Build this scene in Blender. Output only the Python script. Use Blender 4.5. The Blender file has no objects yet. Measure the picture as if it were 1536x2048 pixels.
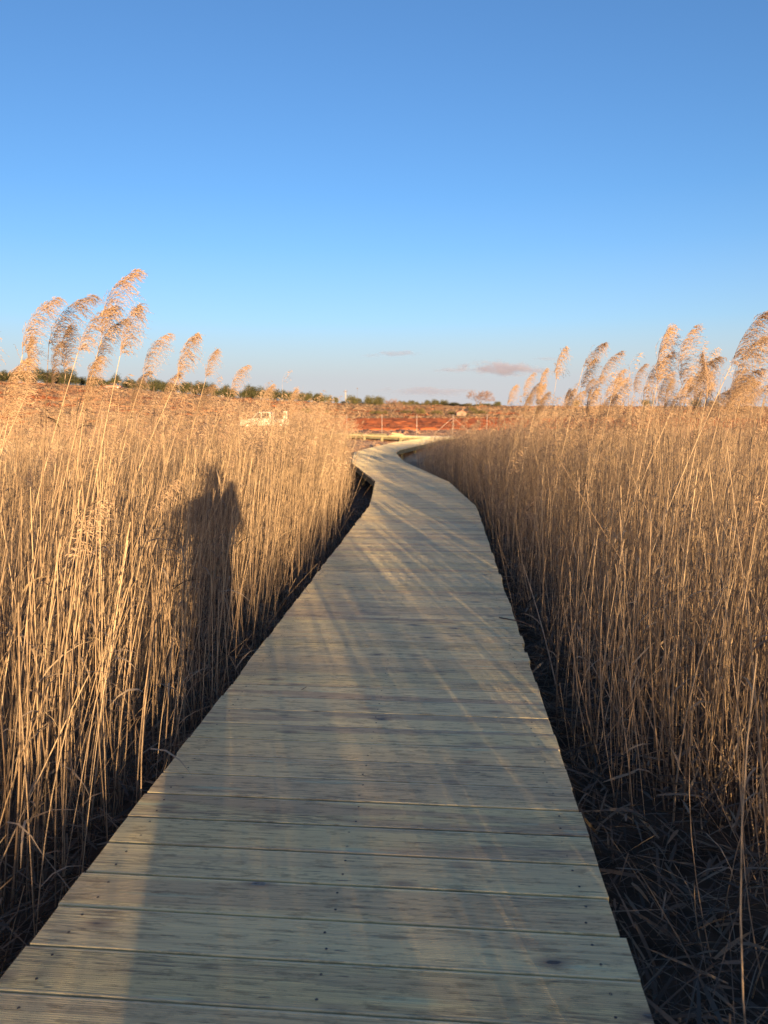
import bpy, bmesh, math, random
import numpy as np
from mathutils import Vector, Matrix

rng = np.random.default_rng(11)
random.seed(5)
SC = bpy.context.scene
COL = SC.collection
R = math.radians

SUN_EL, SUN_AZ_BACK = 5.6, -11.5          # elevation; azimuth the shadows run to (from +Y)

# ----------------------------------------------------------------- helpers
def link(o, parent=None):
    COL.objects.link(o)
    if parent is not None:
        o.parent = parent
    return o

def tag(o, label=None, cat=None, group=None, kind=None):
    if label: o['label'] = label
    if cat: o['category'] = cat
    if group: o['group'] = group
    if kind: o['kind'] = kind
    return o

def empty(name, loc=(0, 0, 0), rz=0.0):
    o = bpy.data.objects.new(name, None)
    o.empty_display_size = 0.2
    o.location = loc
    o.rotation_euler = (0, 0, rz)
    return link(o)

def np_mesh(name, verts, faces_flat, sizes, mat=None, smooth=True, attrs=None):
    """verts (n,3); faces_flat: flat loop vertex ids; sizes: int or per-face array"""
    me = bpy.data.meshes.new(name)
    verts = np.ascontiguousarray(verts, dtype=np.float32)
    faces_flat = np.ascontiguousarray(faces_flat, dtype=np.int32).ravel()
    if np.isscalar(sizes):
        nf = len(faces_flat) // sizes
        tot = np.full(nf, sizes, dtype=np.int32)
    else:
        tot = np.asarray(sizes, dtype=np.int32); nf = len(tot)
    start = np.zeros(nf, dtype=np.int32)
    start[1:] = np.cumsum(tot)[:-1]
    me.vertices.add(len(verts)); me.vertices.foreach_set('co', verts.ravel())
    me.loops.add(len(faces_flat)); me.loops.foreach_set('vertex_index', faces_flat)
    me.polygons.add(nf)
    me.polygons.foreach_set('loop_start', start)
    me.polygons.foreach_set('loop_total', tot)
    if smooth:
        me.polygons.foreach_set('use_smooth', np.ones(nf, dtype=bool))
    for k, v in (attrs or {}).items():
        a = me.attributes.new(k, 'FLOAT', 'POINT')
        a.data.foreach_set('value', np.ascontiguousarray(v, dtype=np.float32))
    me.update(calc_edges=True)
    if mat is not None:
        me.materials.append(mat)
    return me

class MB:
    """collects boxes, tubes and polygons into one mesh"""
    def __init__(s): s.v = []; s.f = []
    def add(s, vs, fs):
        b = len(s.v)
        s.v += [tuple(v) for v in vs]
        s.f += [tuple(i + b for i in f) for f in fs]
    def box(s, c, size, rot=None):
        hx, hy, hz = size[0] / 2, size[1] / 2, size[2] / 2
        p = [Vector((x * hx, y * hy, z * hz)) for x in (-1, 1) for y in (-1, 1) for z in (-1, 1)]
        if rot is not None: p = [rot @ q for q in p]
        p = [q + Vector(c) for q in p]
        s.add(p, [(0, 1, 3, 2), (4, 6, 7, 5), (0, 4, 5, 1), (2, 3, 7, 6), (0, 2, 6, 4), (1, 5, 7, 3)])
    def tube(s, pts, rad, n=6, cap=True):
        pts = [Vector(p) for p in pts]
        if not hasattr(rad, '__len__'): rad = [rad] * len(pts)
        vs, fs = [], []
        for i, p in enumerate(pts):
            d = (pts[min(i + 1, len(pts) - 1)] - pts[max(i - 1, 0)]).normalized()
            a = d.orthogonal().normalized() if i == 0 else (a - d * a.dot(d)).normalized()
            b = d.cross(a)
            for k in range(n):
                t = 2 * math.pi * k / n
                vs.append(p + (a * math.cos(t) + b * math.sin(t)) * rad[i])
        for i in range(len(pts) - 1):
            for k in range(n):
                k2 = (k + 1) % n
                fs.append((i * n + k, i * n + k2, (i + 1) * n + k2, (i + 1) * n + k))
        if cap:
            fs.append(tuple(range(n - 1, -1, -1)))
            fs.append(tuple((len(pts) - 1) * n + k for k in range(n)))
        s.add(vs, fs)
    def prism(s, prof, y0, y1):
        """prof: (x,z) outline extruded along y"""
        n = len(prof)
        vs = [(x, y0, z) for x, z in prof] + [(x, y1, z) for x, z in prof]
        fs = [tuple(range(n)), tuple(range(2 * n - 1, n - 1, -1))]
        for k in range(n):
            k2 = (k + 1) % n
            fs.append((k2, k, n + k, n + k2))
        s.add(vs, fs)
    def build(s, name, mat, parent=None, smooth=False, bevel=0):
        me = bpy.data.meshes.new(name)
        me.from_pydata(s.v, [], s.f)
        bm = bmesh.new(); bm.from_mesh(me)
        bmesh.ops.recalc_face_normals(bm, faces=bm.faces)
        bm.to_mesh(me); bm.free()
        if smooth:
            me.polygons.foreach_set('use_smooth', [True] * len(me.polygons))
        me.materials.append(mat)
        o = link(bpy.data.objects.new(name, me), parent)
        if bevel:
            m = o.modifiers.new('bevel', 'BEVEL'); m.width = bevel; m.segments = 2
            m.limit_method = 'ANGLE'
        return o

def mesh_obj(name, me, parent=None):
    return link(bpy.data.objects.new(name, me), parent)

# ----------------------------------------------------------------- materials
def new_mat(name):
    m = bpy.data.materials.new(name); m.use_nodes = True
    nt = m.node_tree
    b = nt.nodes['Principled BSDF']
    return m, nt, b

def N(nt, typ, **kw):
    n = nt.nodes.new(typ)
    for k, v in kw.items():
        if k.startswith('i_'):
            key = k[2:]
            key = int(key) if key.isdigit() else key.replace('_', ' ')
            n.inputs[key].default_value = v
        else:
            setattr(n, k, v)
    return n

def L(nt, a, b): nt.links.new(a, b)

def ramp(nt, fac, stops, interp='LINEAR'):
    r = nt.nodes.new('ShaderNodeValToRGB')
    r.color_ramp.interpolation = interp
    e = r.color_ramp.elements
    while len(e) < len(stops): e.new(0.5)
    for i, (p, c) in enumerate(stops):
        e[i].position = p
        e[i].color = (*c, 1) if hasattr(c, '__len__') else (c, c, c, 1)
    L(nt, fac, r.inputs[0])
    return r.outputs[0]

def mix(nt, fac, a, b, blend='MIX'):
    m = nt.nodes.new('ShaderNodeMix'); m.data_type = 'RGBA'; m.blend_type = blend
    for sock, v in ((m.inputs[0], fac), (m.inputs[6], a), (m.inputs[7], b)):
        if isinstance(v, (int, float)): sock.default_value = v
        elif isinstance(v, tuple): sock.default_value = (*v, 1)
        else: L(nt, v, sock)
    return m.outputs[2]

def math_n(nt, op, a, b=None, c=None, clamp=False):
    m = nt.nodes.new('ShaderNodeMath'); m.operation = op; m.use_clamp = clamp
    for i, v in enumerate((a, b, c)):
        if v is None: continue
        if isinstance(v, (int, float)): m.inputs[i].default_value = v
        else: L(nt, v, m.inputs[i])
    return m.outputs[0]

def noise(nt, vec, scale, detail=4, rough=0.55):
    n = N(nt, 'ShaderNodeTexNoise', i_Scale=scale, i_Detail=detail, i_Roughness=rough)
    if vec is not None: L(nt, vec, n.inputs['Vector'])
    return n.outputs['Fac']

def plain(name, col, rough=0.7, var=0.15, scale=8.0, metal=0.0, coat=0):
    m, nt, b = new_mat(name)
    tc = N(nt, 'ShaderNodeTexCoord')
    f = noise(nt, tc.outputs['Object'], scale)
    lo = tuple(c * (1 - var) for c in col); hi = tuple(min(1, c * (1 + var)) for c in col)
    L(nt, ramp(nt, f, [(0.3, lo), (0.7, hi)]), b.inputs['Base Color'])
    b.inputs['Roughness'].default_value = rough
    b.inputs['Metallic'].default_value = metal
    if coat: b.inputs['Coat Weight'].default_value = coat
    return m

def mat_reed(name, stops, trans=0.0, rough=0.6, nodes=True):
    m, nt, b = new_mat(name)
    a = N(nt, 'ShaderNodeAttribute', attribute_name='tone')
    al = N(nt, 'ShaderNodeAttribute', attribute_name='along')
    c = ramp(nt, a.outputs['Fac'], stops)
    if nodes:
        # leaf-sheath joints along the stalk and blotches of weathering
        w = math_n(nt, 'FRACT', math_n(nt, 'MULTIPLY', al.outputs['Fac'], 5.2))
        j = ramp(nt, w, [(0.0, 0.5), (0.05, 0.62), (0.10, 1.0), (0.75, 1.0), (1.0, 0.86)])
        c = mix(nt, 1.0, c, j, 'MULTIPLY')
        g = N(nt, 'ShaderNodeNewGeometry')
        f = noise(nt, g.outputs['Position'], 9.0, 3)
        c = mix(nt, 1.0, c, ramp(nt, f, [(0.3, (0.66, 0.66, 0.68)), (0.62, (1.08, 1.05, 1.0))]), 'MULTIPLY')
    L(nt, c, b.inputs['Base Color'])
    b.inputs['Roughness'].default_value = rough
    b.inputs['Specular IOR Level'].default_value = 0.3
    if trans:
        out = nt.nodes['Material Output']
        t = N(nt, 'ShaderNodeBsdfTranslucent')
        L(nt, c, t.inputs[0])
        ms = N(nt, 'ShaderNodeMixShader', i_0=trans)
        L(nt, b.outputs[0], ms.inputs[1]); L(nt, t.outputs[0], ms.inputs[2])
        L(nt, ms.outputs[0], out.inputs[0])
    return m

M_STEM = mat_reed('reed_stalk', [(0.0, (0.17, 0.12, 0.085)), (0.35, (0.36, 0.265, 0.175)),
                                 (0.7, (0.53, 0.40, 0.26)), (1.0, (0.70, 0.55, 0.365))])
M_PLUME = mat_reed('reed_plume', [(0.0, (0.25, 0.18, 0.13)), (0.5, (0.50, 0.355, 0.23)),
                                  (1.0, (0.66, 0.49, 0.33))], trans=0.3, rough=0.8, nodes=False)
M_LEAF = mat_reed('reed_leaf', [(0.0, (0.16, 0.12, 0.085)), (0.5, (0.36, 0.27, 0.17)),
                                (1.0, (0.52, 0.41, 0.27))], trans=0.2, rough=0.7, nodes=False)
M_LITTER = mat_reed('leaf_litter', [(0.0, (0.065, 0.058, 0.046)), (0.6, (0.16, 0.135, 0.10)),
                                    (1.0, (0.33, 0.27, 0.18))], trans=0.1, rough=0.8, nodes=False)

def mat_deck(name):
    m, nt, b = new_mat(name)
    uv = N(nt, 'ShaderNodeUVMap', uv_map='UVMap')
    at = N(nt, 'ShaderNodeAttribute', attribute_name='tone')
    sep = N(nt, 'ShaderNodeSeparateXYZ'); L(nt, uv.outputs[0], sep.inputs[0])
    def coord(su, sv):
        c = N(nt, 'ShaderNodeCombineXYZ')
        L(nt, math_n(nt, 'MULTIPLY', sep.outputs[0], su), c.inputs[0])
        L(nt, math_n(nt, 'MULTIPLY', sep.outputs[1], sv), c.inputs[1])
        L(nt, math_n(nt, 'MULTIPLY', at.outputs['Fac'], 37.0), c.inputs[2])
        return c.outputs[0]
    # overall board tone, green-grey to khaki
    base = ramp(nt, at.outputs['Fac'], [(0.0, (0.70, 0.605, 0.30)), (0.4, (0.79, 0.665, 0.33)),
                                        (0.7, (0.83, 0.70, 0.365)), (1.0, (0.74, 0.59, 0.295))])
    # broad brown heartwood bands along the board
    band = noise(nt, coord(0.55, 9.0), 1.0, 3)
    bandm = ramp(nt, band, [(0.49, 0.0), (0.56, 1.0)])
    # each board takes a different share of heartwood
    share = ramp(nt, math_n(nt, 'FRACT', math_n(nt, 'MULTIPLY', at.outputs['Fac'], 7.31)), [(0.1, 0.05), (0.9, 0.65)])
    c = mix(nt, math_n(nt, 'MULTIPLY', bandm, share), base, (0.46, 0.33, 0.20))
    # grain streaks
    gr = noise(nt, coord(2.2, 170.0), 1.0, 5, 0.65)
    c = mix(nt, 1.0, c, ramp(nt, gr, [(0.33, (0.62, 0.60, 0.57)), (0.46, (0.96, 0.96, 0.96)), (0.64, (1.14, 1.14, 1.1))]), 'MULTIPLY')
    gr2 = noise(nt, coord(9.0, 60.0), 1.0, 4, 0.7)
    c = mix(nt, 1.0, c, ramp(nt, gr2, [(0.36, (0.60, 0.58, 0.55)), (0.48, (1, 1, 1))]), 'MULTIPLY')
    # wavy cathedral figure on some boards
    wv = N(nt, 'ShaderNodeTexWave', wave_type='BANDS', bands_direction='Y', i_Scale=1.0, i_Distortion=14.0,
           i_Detail=3.0, i_Detail_Scale=1.1)
    L(nt, coord(3.2, 26.0), wv.inputs['Vector'])
    wm = ramp(nt, noise(nt, coord(0.9, 4.0), 1.3, 2), [(0.52, 0.0), (0.64, 0.6)])
    c = mix(nt, math_n(nt, 'MULTIPLY', wm, ramp(nt, wv.outputs['Fac'], [(0.0, 1.0), (0.45, 0.0)])), c, (0.13, 0.11, 0.075))
    # knots with bluish preservative bleeding along the grain
    def vor(su, sv, sc):
        v = N(nt, 'ShaderNodeTexVoronoi', i_Scale=sc, i_Randomness=0.95)
        wob = N(nt, 'ShaderNodeTexNoise', i_Scale=3.0, i_Detail=2.0)
        cc = coord(su, sv); L(nt, cc, wob.inputs['Vector'])
        ad = N(nt, 'ShaderNodeVectorMath', operation='ADD')
        sc_ = N(nt, 'ShaderNodeVectorMath', operation='SCALE'); sc_.inputs['Scale'].default_value = 0.16
        L(nt, wob.outputs['Color'], sc_.inputs[0])
        L(nt, cc, ad.inputs[0]); L(nt, sc_.outputs[0], ad.inputs[1])
        L(nt, ad.outputs[0], v.inputs['Vector'])
        return v
    vk = vor(4.4, 11.0, 0.62)
    streak = vor(1.5, 17.0, 0.75)
    teal = math_n(nt, 'MULTIPLY', ramp(nt, streak.outputs['Distance'], [(0.08, 1.0), (0.19, 0.0)]),
                  ramp(nt, noise(nt, coord(7.0, 70.0), 1.0, 3), [(0.43, 0.0), (0.48, 0.5)]))
    c = mix(nt, teal, c, (0.56, 0.68, 0.44))
    halo = ramp(nt, vk.outputs['Distance'], [(0.08, 0.7), (0.20, 0.0)])
    c = mix(nt, halo, c, (0.25, 0.18, 0.11))
    core = ramp(nt, vk.outputs['Distance'], [(0.055, 0.9), (0.075, 0.0)])
    c = mix(nt, core, c, mix(nt, ramp(nt, gr2, [(0.45, 0.0), (0.55, 1.0)]), (0.05, 0.045, 0.035), (0.19, 0.24, 0.215)))
    # small dark checks
    chk = noise(nt, coord(11.0, 210.0), 1.0, 2)
    c = mix(nt, ramp(nt, chk, [(0.67, 0.0), (0.73, 0.7)]), c, (0.07, 0.06, 0.045))
    L(nt, c, b.inputs['Base Color'])
    b.inputs['Roughness'].default_value = 0.46
    b.inputs['Sheen Weight'].default_value = 0.22; b.inputs['Sheen Roughness'].default_value = 0.6
    b.inputs['Specular IOR Level'].default_value = 0.6
    bp = N(nt, 'ShaderNodeBump', i_Strength=0.5, i_Distance=0.0012)
    L(nt, gr, bp.inputs['Height']); L(nt, bp.outputs[0], b.inputs['Normal'])
    return m
M_DECK = mat_deck('weathered_deck_wood')
M_BEAM = plain('green_treated_beam', (0.22, 0.20, 0.11), 0.8, 0.3, 6)

def mat_ground():
    m, nt, b = new_mat('ground_soil')
    g = N(nt, 'ShaderNodeNewGeometry')
    P = g.outputs['Position']
    sep = N(nt, 'ShaderNodeSeparateXYZ'); L(nt, P, sep.inputs[0])
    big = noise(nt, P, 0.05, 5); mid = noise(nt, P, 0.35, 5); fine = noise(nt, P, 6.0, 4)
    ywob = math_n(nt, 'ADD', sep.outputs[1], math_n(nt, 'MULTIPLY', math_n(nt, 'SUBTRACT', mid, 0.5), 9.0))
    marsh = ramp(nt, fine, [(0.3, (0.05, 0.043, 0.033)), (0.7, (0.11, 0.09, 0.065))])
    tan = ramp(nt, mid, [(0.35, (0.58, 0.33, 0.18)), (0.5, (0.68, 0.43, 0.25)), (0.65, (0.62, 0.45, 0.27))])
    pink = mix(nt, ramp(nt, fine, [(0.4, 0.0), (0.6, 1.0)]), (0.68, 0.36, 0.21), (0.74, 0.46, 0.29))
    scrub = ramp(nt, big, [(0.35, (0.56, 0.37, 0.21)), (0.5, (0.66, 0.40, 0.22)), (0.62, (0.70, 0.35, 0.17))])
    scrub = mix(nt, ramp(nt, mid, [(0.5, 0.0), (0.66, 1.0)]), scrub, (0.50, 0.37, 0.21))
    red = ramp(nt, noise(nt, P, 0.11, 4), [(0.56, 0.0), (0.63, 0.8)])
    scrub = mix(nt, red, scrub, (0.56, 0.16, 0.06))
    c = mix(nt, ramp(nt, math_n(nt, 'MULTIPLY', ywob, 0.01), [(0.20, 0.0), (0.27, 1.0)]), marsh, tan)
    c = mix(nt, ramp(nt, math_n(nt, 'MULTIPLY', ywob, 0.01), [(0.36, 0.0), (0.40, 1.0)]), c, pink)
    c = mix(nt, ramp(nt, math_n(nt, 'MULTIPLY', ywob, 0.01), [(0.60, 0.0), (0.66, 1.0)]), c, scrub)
    L(nt, c, b.inputs['Base Color'])
    b.inputs['Roughness'].default_value = 0.95
    b.inputs['Specular IOR Level'].default_value = 0.1
    far = math_n(nt, 'MULTIPLY_ADD', sep.outputs[1], 0.05, -1.2, clamp=True)
    mpp = N(nt, 'ShaderNodeMapping'); mpp.inputs['Scale'].default_value = (0.5, 1.0, 1.0); L(nt, P, mpp.inputs['Vector'])
    hgt = math_n(nt, 'ADD', math_n(nt, 'MULTIPLY', noise(nt, P, 3.0, 6), 0.06), math_n(nt, 'MULTIPLY', math_n(nt, 'MULTIPLY', noise(nt, mpp.outputs[0], 1.3, 5, 0.6), 1.6), far))
    bp = N(nt, 'ShaderNodeBump', i_Strength=1.0, i_Distance=1.0)
    L(nt, hgt, bp.inputs['Height']); L(nt, bp.outputs[0], b.inputs['Normal'])
    return m

def mat_field():
    m, nt, b = new_mat('red_ploughed_soil')
    g = N(nt, 'ShaderNodeNewGeometry'); P = g.outputs['Position']
    mp = N(nt, 'ShaderNodeMapping'); mp.inputs['Scale'].default_value = (0.12, 1.0, 1.0)
    L(nt, P, mp.inputs['Vector'])
    f = noise(nt, mp.outputs[0], 0.5, 5)
    c = ramp(nt, f, [(0.3, (0.60, 0.175, 0.065)), (0.5, (0.66, 0.20, 0.075)), (0.7, (0.69, 0.24, 0.10))])
    L(nt, c, b.inputs['Base Color'])
    b.inputs['Roughness'].default_value = 0.95
    b.inputs['Specular IOR Level'].default_value = 0.1
    bp = N(nt, 'ShaderNodeBump', i_Strength=0.7, i_Distance=0.08)
    L(nt, noise(nt, mp.outputs[0], 2.0, 5), bp.inputs['Height']); L(nt, bp.outputs[0], b.inputs['Normal'])
    return m

def mat_foliage(name, dark, light):
    m, nt, b = new_mat(name)
    a = N(nt, 'ShaderNodeAttribute', attribute_name='tone')
    c = ramp(nt, a.outputs['Fac'], [(0.0, dark), (1.0, light)])
    L(nt, c, b.inputs['Base Color']); b.inputs['Roughness'].default_value = 0.7
    out = nt.nodes['Material Output']
    t = N(nt, 'ShaderNodeBsdfTranslucent'); L(nt, c, t.inputs[0])
    ms = N(nt, 'ShaderNodeMixShader', i_0=0.25)
    L(nt, b.outputs[0], ms.inputs[1]); L(nt, t.outputs[0], ms.inputs[2]); L(nt, ms.outputs[0], out.inputs[0])
    return m
M_OLIVE = mat_foliage('olive_foliage', (0.075, 0.078, 0.03), (0.20, 0.19, 0.075))
M_PINE = mat_foliage('pine_foliage', (0.055, 0.062, 0.027), (0.14, 0.14, 0.055))
M_SHRUB = mat_foliage('shrub_foliage', (0.10, 0.095, 0.035), (0.24, 0.20, 0.08))
M_BARK = plain('bark', (0.16, 0.115, 0.085), 0.9, 0.3, 5)
M_TWIG = plain('bare_twigs', (0.24, 0.155, 0.12), 0.9, 0.3, 3)
M_WHITEPAINT = plain('white_car_paint', (0.62, 0.60, 0.55), 0.35, 0.04, 2, coat=0.3)
M_REDPAINT = plain('dull_red_paint', (0.32, 0.14, 0.10), 0.4, 0.1, 2)
M_GLASS = plain('dark_window_glass', (0.03, 0.035, 0.04), 0.12, 0.1, 2)
M_RUBBER = plain('tyre_rubber', (0.03, 0.03, 0.03), 0.85, 0.2, 9)
M_STEEL = plain('wheel_steel', (0.45, 0.45, 0.44), 0.4, 0.1, 9, metal=0.6)
M_GALV = plain('galvanised_post', (0.52, 0.47, 0.42), 0.55, 0.12, 6, metal=0.2)
M_CONC = plain('pale_concrete', (0.42, 0.38, 0.34), 0.85, 0.12, 3)
M_TILE = plain('terracotta_tiles', (0.40, 0.17, 0.10), 0.85, 0.2, 4)
M_LIME = plain('limewashed_wall', (0.26, 0.20, 0.155), 0.9, 0.1, 2)
M_SKIN = plain('skin', (0.52, 0.33, 0.25), 0.55, 0.08, 12)
M_HAIR = plain('dark_hair', (0.04, 0.028, 0.02), 0.6, 0.3, 40)
M_COAT = plain('dark_blue_jacket', (0.05, 0.06, 0.09), 0.85, 0.2, 20)
M_JEANS = plain('denim_trousers', (0.07, 0.09, 0.14), 0.85, 0.2, 30)
M_SHOE = plain('shoe_leather', (0.06, 0.05, 0.045), 0.6, 0.2, 10)
M_PHONE = plain('phone_case', (0.03, 0.03, 0.035), 0.3, 0.1, 5)
M_SCREW = plain('dull_screw_steel', (0.10, 0.095, 0.085), 0.5, 0.2, 30, metal=0.5)
M_TIMBER = plain('fresh_timber', (0.58, 0.42, 0.25), 0.8, 0.15, 5)

# ----------------------------------------------------------------- deck layout
# matching stations of the two edges of the walkway (metres; camera over the origin)
EL = [(-1.33, -2.50), (-0.98, 1.70), (-0.215, 10.95), (-0.17, 14.65), (-0.86, 19.7), (-0.98, 24.2), (-0.62, 26.4), (0.47, 31.5), (1.90, 35.6), (2.55, 37.2)]
ER = [(0.29, -2.63), (0.64, 1.57), (1.365, 10.82), (1.28, 14.55), (0.54, 20.1), (0.37, 24.15), (0.56, 25.9), (1.91, 31.1), (2.95, 35.0), (3.75, 36.6)]
EL = np.array(EL); ER = np.array(ER)
XL = lambda y: np.interp(y, EL[:, 1], EL[:, 0])
XR = lambda y: np.interp(y, ER[:, 1], ER[:, 0])

PITCH, GAP, THICK = 0.161, 0.0085, 0.036

def groove_profile(depth):
    """(v 0..1, dz) across a board: rounded edges and fine ribs"""
    n = 22
    pts = [(0.0, -0.0028), (0.006, -0.0008), (0.016, 0.0)]
    for k in range(n):
        a = 0.045 + 0.91 * k / n; w = 0.91 / n
        pts += [(a, 0.0), (a + w * 0.22, -depth), (a + w * 0.52, -depth), (a + w * 0.74, 0.0)]
    pts += [(0.984, 0.0), (0.994, -0.0008), (1.0, -0.0028)]
    return pts

def deck_mesh(name, eL, eR):
    eL = np.asarray(eL, float); eR = np.asarray(eR, float)
    cen = (eL + eR) / 2
    seg = np.linalg.norm(np.diff(cen, axis=0), axis=1)
    cum = np.concatenate([[0], np.cumsum(seg)])
    nb = int(cum[-1] / PITCH)
    V, F, UV, T = [], [], [], []
    def at(e, s): return np.array([np.interp(s, cum, e[:, 0]), np.interp(s, cum, e[:, 1])])
    base = 0
    for i in range(nb):
        g = GAP * (0.65 + 0.9 * rng.random() ** 2)
        s0, s1 = i * PITCH + g / 2, (i + 1) * PITCH - g / 2
        l0, l1, r0, r1 = at(eL, s0), at(eL, s1), at(eR, s0), at(eR, s1)
        jl, jr = rng.normal(0, 0.004, 2)
        ax = (r0 - l0) / np.linalg.norm(r0 - l0)
        l0, l1 = l0 + ax * jl, l1 + ax * jl; r0, r1 = r0 + ax * jr, r1 + ax * jr
        wdt = np.linalg.norm(r0 - l0)
        prof = groove_profile(0.0012 + 0.0014 * rng.random())
        tone = rng.random(); u0 = rng.random() * 40; v0 = rng.random() * 40
        dz = rng.normal(0, 0.0007, 4)
        m = len(prof)
        nu = 3
        cupx = rng.normal(0, 0.0010)
        for a in range(nu):
            fu = a / (nu - 1)
            for (v, h) in prof:
                p = (l0 * (1 - v) + l1 * v) * (1 - fu) + (r0 * (1 - v) + r1 * v) * fu
                z = (dz[0] * (1 - v) + dz[1] * v) * (1 - fu) + (dz[2] * (1 - v) + dz[3] * v) * fu + h + cupx * (1 - (2 * v - 1) ** 2)
                V.append((p[0], p[1], z)); UV.append((u0 + fu * wdt, v0 + v * PITCH)); T.append(tone)
            for v in (0.0, 1.0):
                p = (l0 * (1 - v) + l1 * v) * (1 - fu) + (r0 * (1 - v) + r1 * v) * fu
                V.append((p[0], p[1], -THICK)); UV.append((u0 + fu * wdt, v0 + v * PITCH + 0.05)); T.append(tone)
        row = m + 2
        for a in range(nu - 1):
            A = base + a * row; B = A + row
            for k in range(m - 1): F.append((A + k, B + k, B + k + 1, A + k + 1))
            F.append((A + m, B + m, B, A)); F.append((A + m - 1, B + m - 1, B + m + 1, A + m + 1))
            F.append((A + m + 1, B + m + 1, B + m, A + m))
        for A, flip in ((base, False), (base + (nu - 1) * row, True)):
            poly = [A + m] + [A + k for k in range(m)] + [A + m + 1]
            F.append(tuple(poly if not flip else poly[::-1]))
        base += nu * row
    me = bpy.data.meshes.new(name)
    me.from_pydata(V, [], F)
    uvl = me.uv_layers.new(name='UVMap')
    li = np.zeros(len(me.loops), dtype=np.int32); me.loops.foreach_get('vertex_index', li)
    uvl.data.foreach_set('uv', np.array(UV, dtype=np.float32)[li].ravel())
    at_ = me.attributes.new('tone', 'FLOAT', 'POINT'); at_.data.foreach_set('value', np.array(T, dtype=np.float32))
    me.materials.append(M_DECK)
    return me

def edge_pts(e, inset, z):
    out = []
    for i in range(len(e)):
        out.append(Vector((e[i][0] + inset, e[i][1], z)))
    return out

def beam_along(pts, w, h):
    m = MB()
    for a, b in zip(pts[:-1], pts[1:]):
        d = (b - a); ln = d.length
        q = Matrix.Rotation(math.atan2(d.y, d.x), 3, 'Z')
        m.box((a + b) / 2, (ln - 0.004, w, h), q)
    return m

# ----------------------------------------------------------------- terrain
RIDGE_U = [-3, -0.52, -0.45, -0.384, -0.30, -0.20, -0.11, -0.05, 0.0, 0.1, 0.2, 0.5, 3]
RIDGE_Z = [7.6, 7.4, 7.0, 6.3, 5.0, 3.5, 2.6, 2.2, 1.95, 1.65, 1.5, 1.4, 1.4]
def terrain(x, y):
    x = np.asarray(x, float); y = np.asarray(y, float)
    z = -0.46 + 0.16 * np.clip((y - 24) / 14, 0, 1)
    u = x / np.maximum(y, 40)
    rz = np.interp(u, RIDGE_U, RIDGE_Z)
    left = np.clip((-u - 0.03) / 0.12, 0, 1)
    y0 = 118 - 28 * left
    t = np.clip((y - y0) / (180 - y0), 0, 1)
    t = t * t * (3 - 2 * t) * 0.35 + t * 0.65
    h = (rz - z) * t
    fall = np.clip((y - 190) / 400, 0, 1)
    z2 = z + h * (1 - fall) + 0.0
    bump = 0.10 * np.sin(x * 0.31 + y * 0.17) * np.sin(y * 0.23 - x * 0.11) * np.clip((y - 70) / 40, 0, 1) * np.clip((t - 0.02) * 8, 0, 1)
    dip = -0.38 * np.exp(-((x + 11.5) ** 2 / 70 + (y - 73) ** 2 / 130))
    return z2 + bump + dip

def build_ground():
    xs = np.unique(np.concatenate([np.linspace(-12, 12, 97), np.linspace(-110, 110, 251), np.linspace(-160, 160, 81), np.array([-4000, -2500, -1500, -900, -600, -400, -280, -210, 210, 280, 400, 600, 900, 1500, 2500, 4000])]))
    ys = np.unique(np.concatenate([np.linspace(-25, 24, 100), np.linspace(24.2, 192, 640), np.linspace(194, 230, 20), np.array([-3000, -1500, -700, -300, -120, -60, -35, 260, 300, 360, 430, 520, 600, 800, 1200, 2000, 3500, 6000])]))
    X, Y = np.meshgrid(xs, ys)
    Z = terrain(X, Y)
    near = (np.abs(X) < 11) & (Y > -24) & (Y < 32)
    Z = Z + np.where(near, rng.normal(0, 0.018, Z.shape), 0)
    # clods and tussocks of the rough open ground
    rough = np.clip((Y - 24) / 6, 0, 1) * (Y < 192) * np.where((Y > 55) & (Y < 113) & (X > -7.5), 0.0, 1.0) * np.where((Y < 58) & (np.abs(X) < 9), 0.62, 1.0)
    rough = rough * np.where((Y > 33) & (Y < 49) & (X > -9) & (X < 4.5), 0.45, 1.0)
    Z = Z + rough * np.abs(rng.normal(0, 0.16, Z.shape))
    V = np.stack([X, Y, Z], -1).reshape(-1, 3)
    nx, ny = len(xs), len(ys)
    I = np.arange(nx * ny).reshape(ny, nx)
    Fq = np.stack([I[:-1, :-1], I[:-1, 1:], I[1:, 1:], I[1:, :-1]], -1).reshape(-1)
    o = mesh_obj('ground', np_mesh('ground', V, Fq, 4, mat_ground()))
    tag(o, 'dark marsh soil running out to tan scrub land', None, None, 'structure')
    # red ploughed field, a sheet laid on the ground
    xs = np.linspace(-5.5, 60, 130); n = 330
    V, F = [], []
    for i, x in enumerate(xs):
        k = i / (len(xs) - 1)
        xl = x
        for j in range(n):
            t = j / (n - 1)
            y = 57 + 1.2 * math.sin(x * 0.5) + 0.5 * math.sin(x * 1.7) + (111 - 57 + 1.0 * math.sin(x * 0.23)) * t
            xx = xl * (0.85 + 0.45 * t) - (2.0 * t if i == 0 else 0)
            V.append((xx, y, float(terrain(xx, y)) + ((0.12 + 0.035 * math.sin(y * 7.4) + rng.normal(0, 0.05)) if 0 < j < n - 1 else -0.1)))
    I = np.arange(len(xs) * n).reshape(len(xs), n)
    Fq = np.stack([I[:-1, :-1], I[1:, :-1], I[1:, 1:], I[:-1, 1:]], -1).reshape(-1)
    o = mesh_obj('field', np_mesh('field', np.array(V), Fq, 4, mat_field()))
    tag(o, 'bare red ploughed field beyond the fence', None, None, 'structure')
build_ground()

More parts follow.
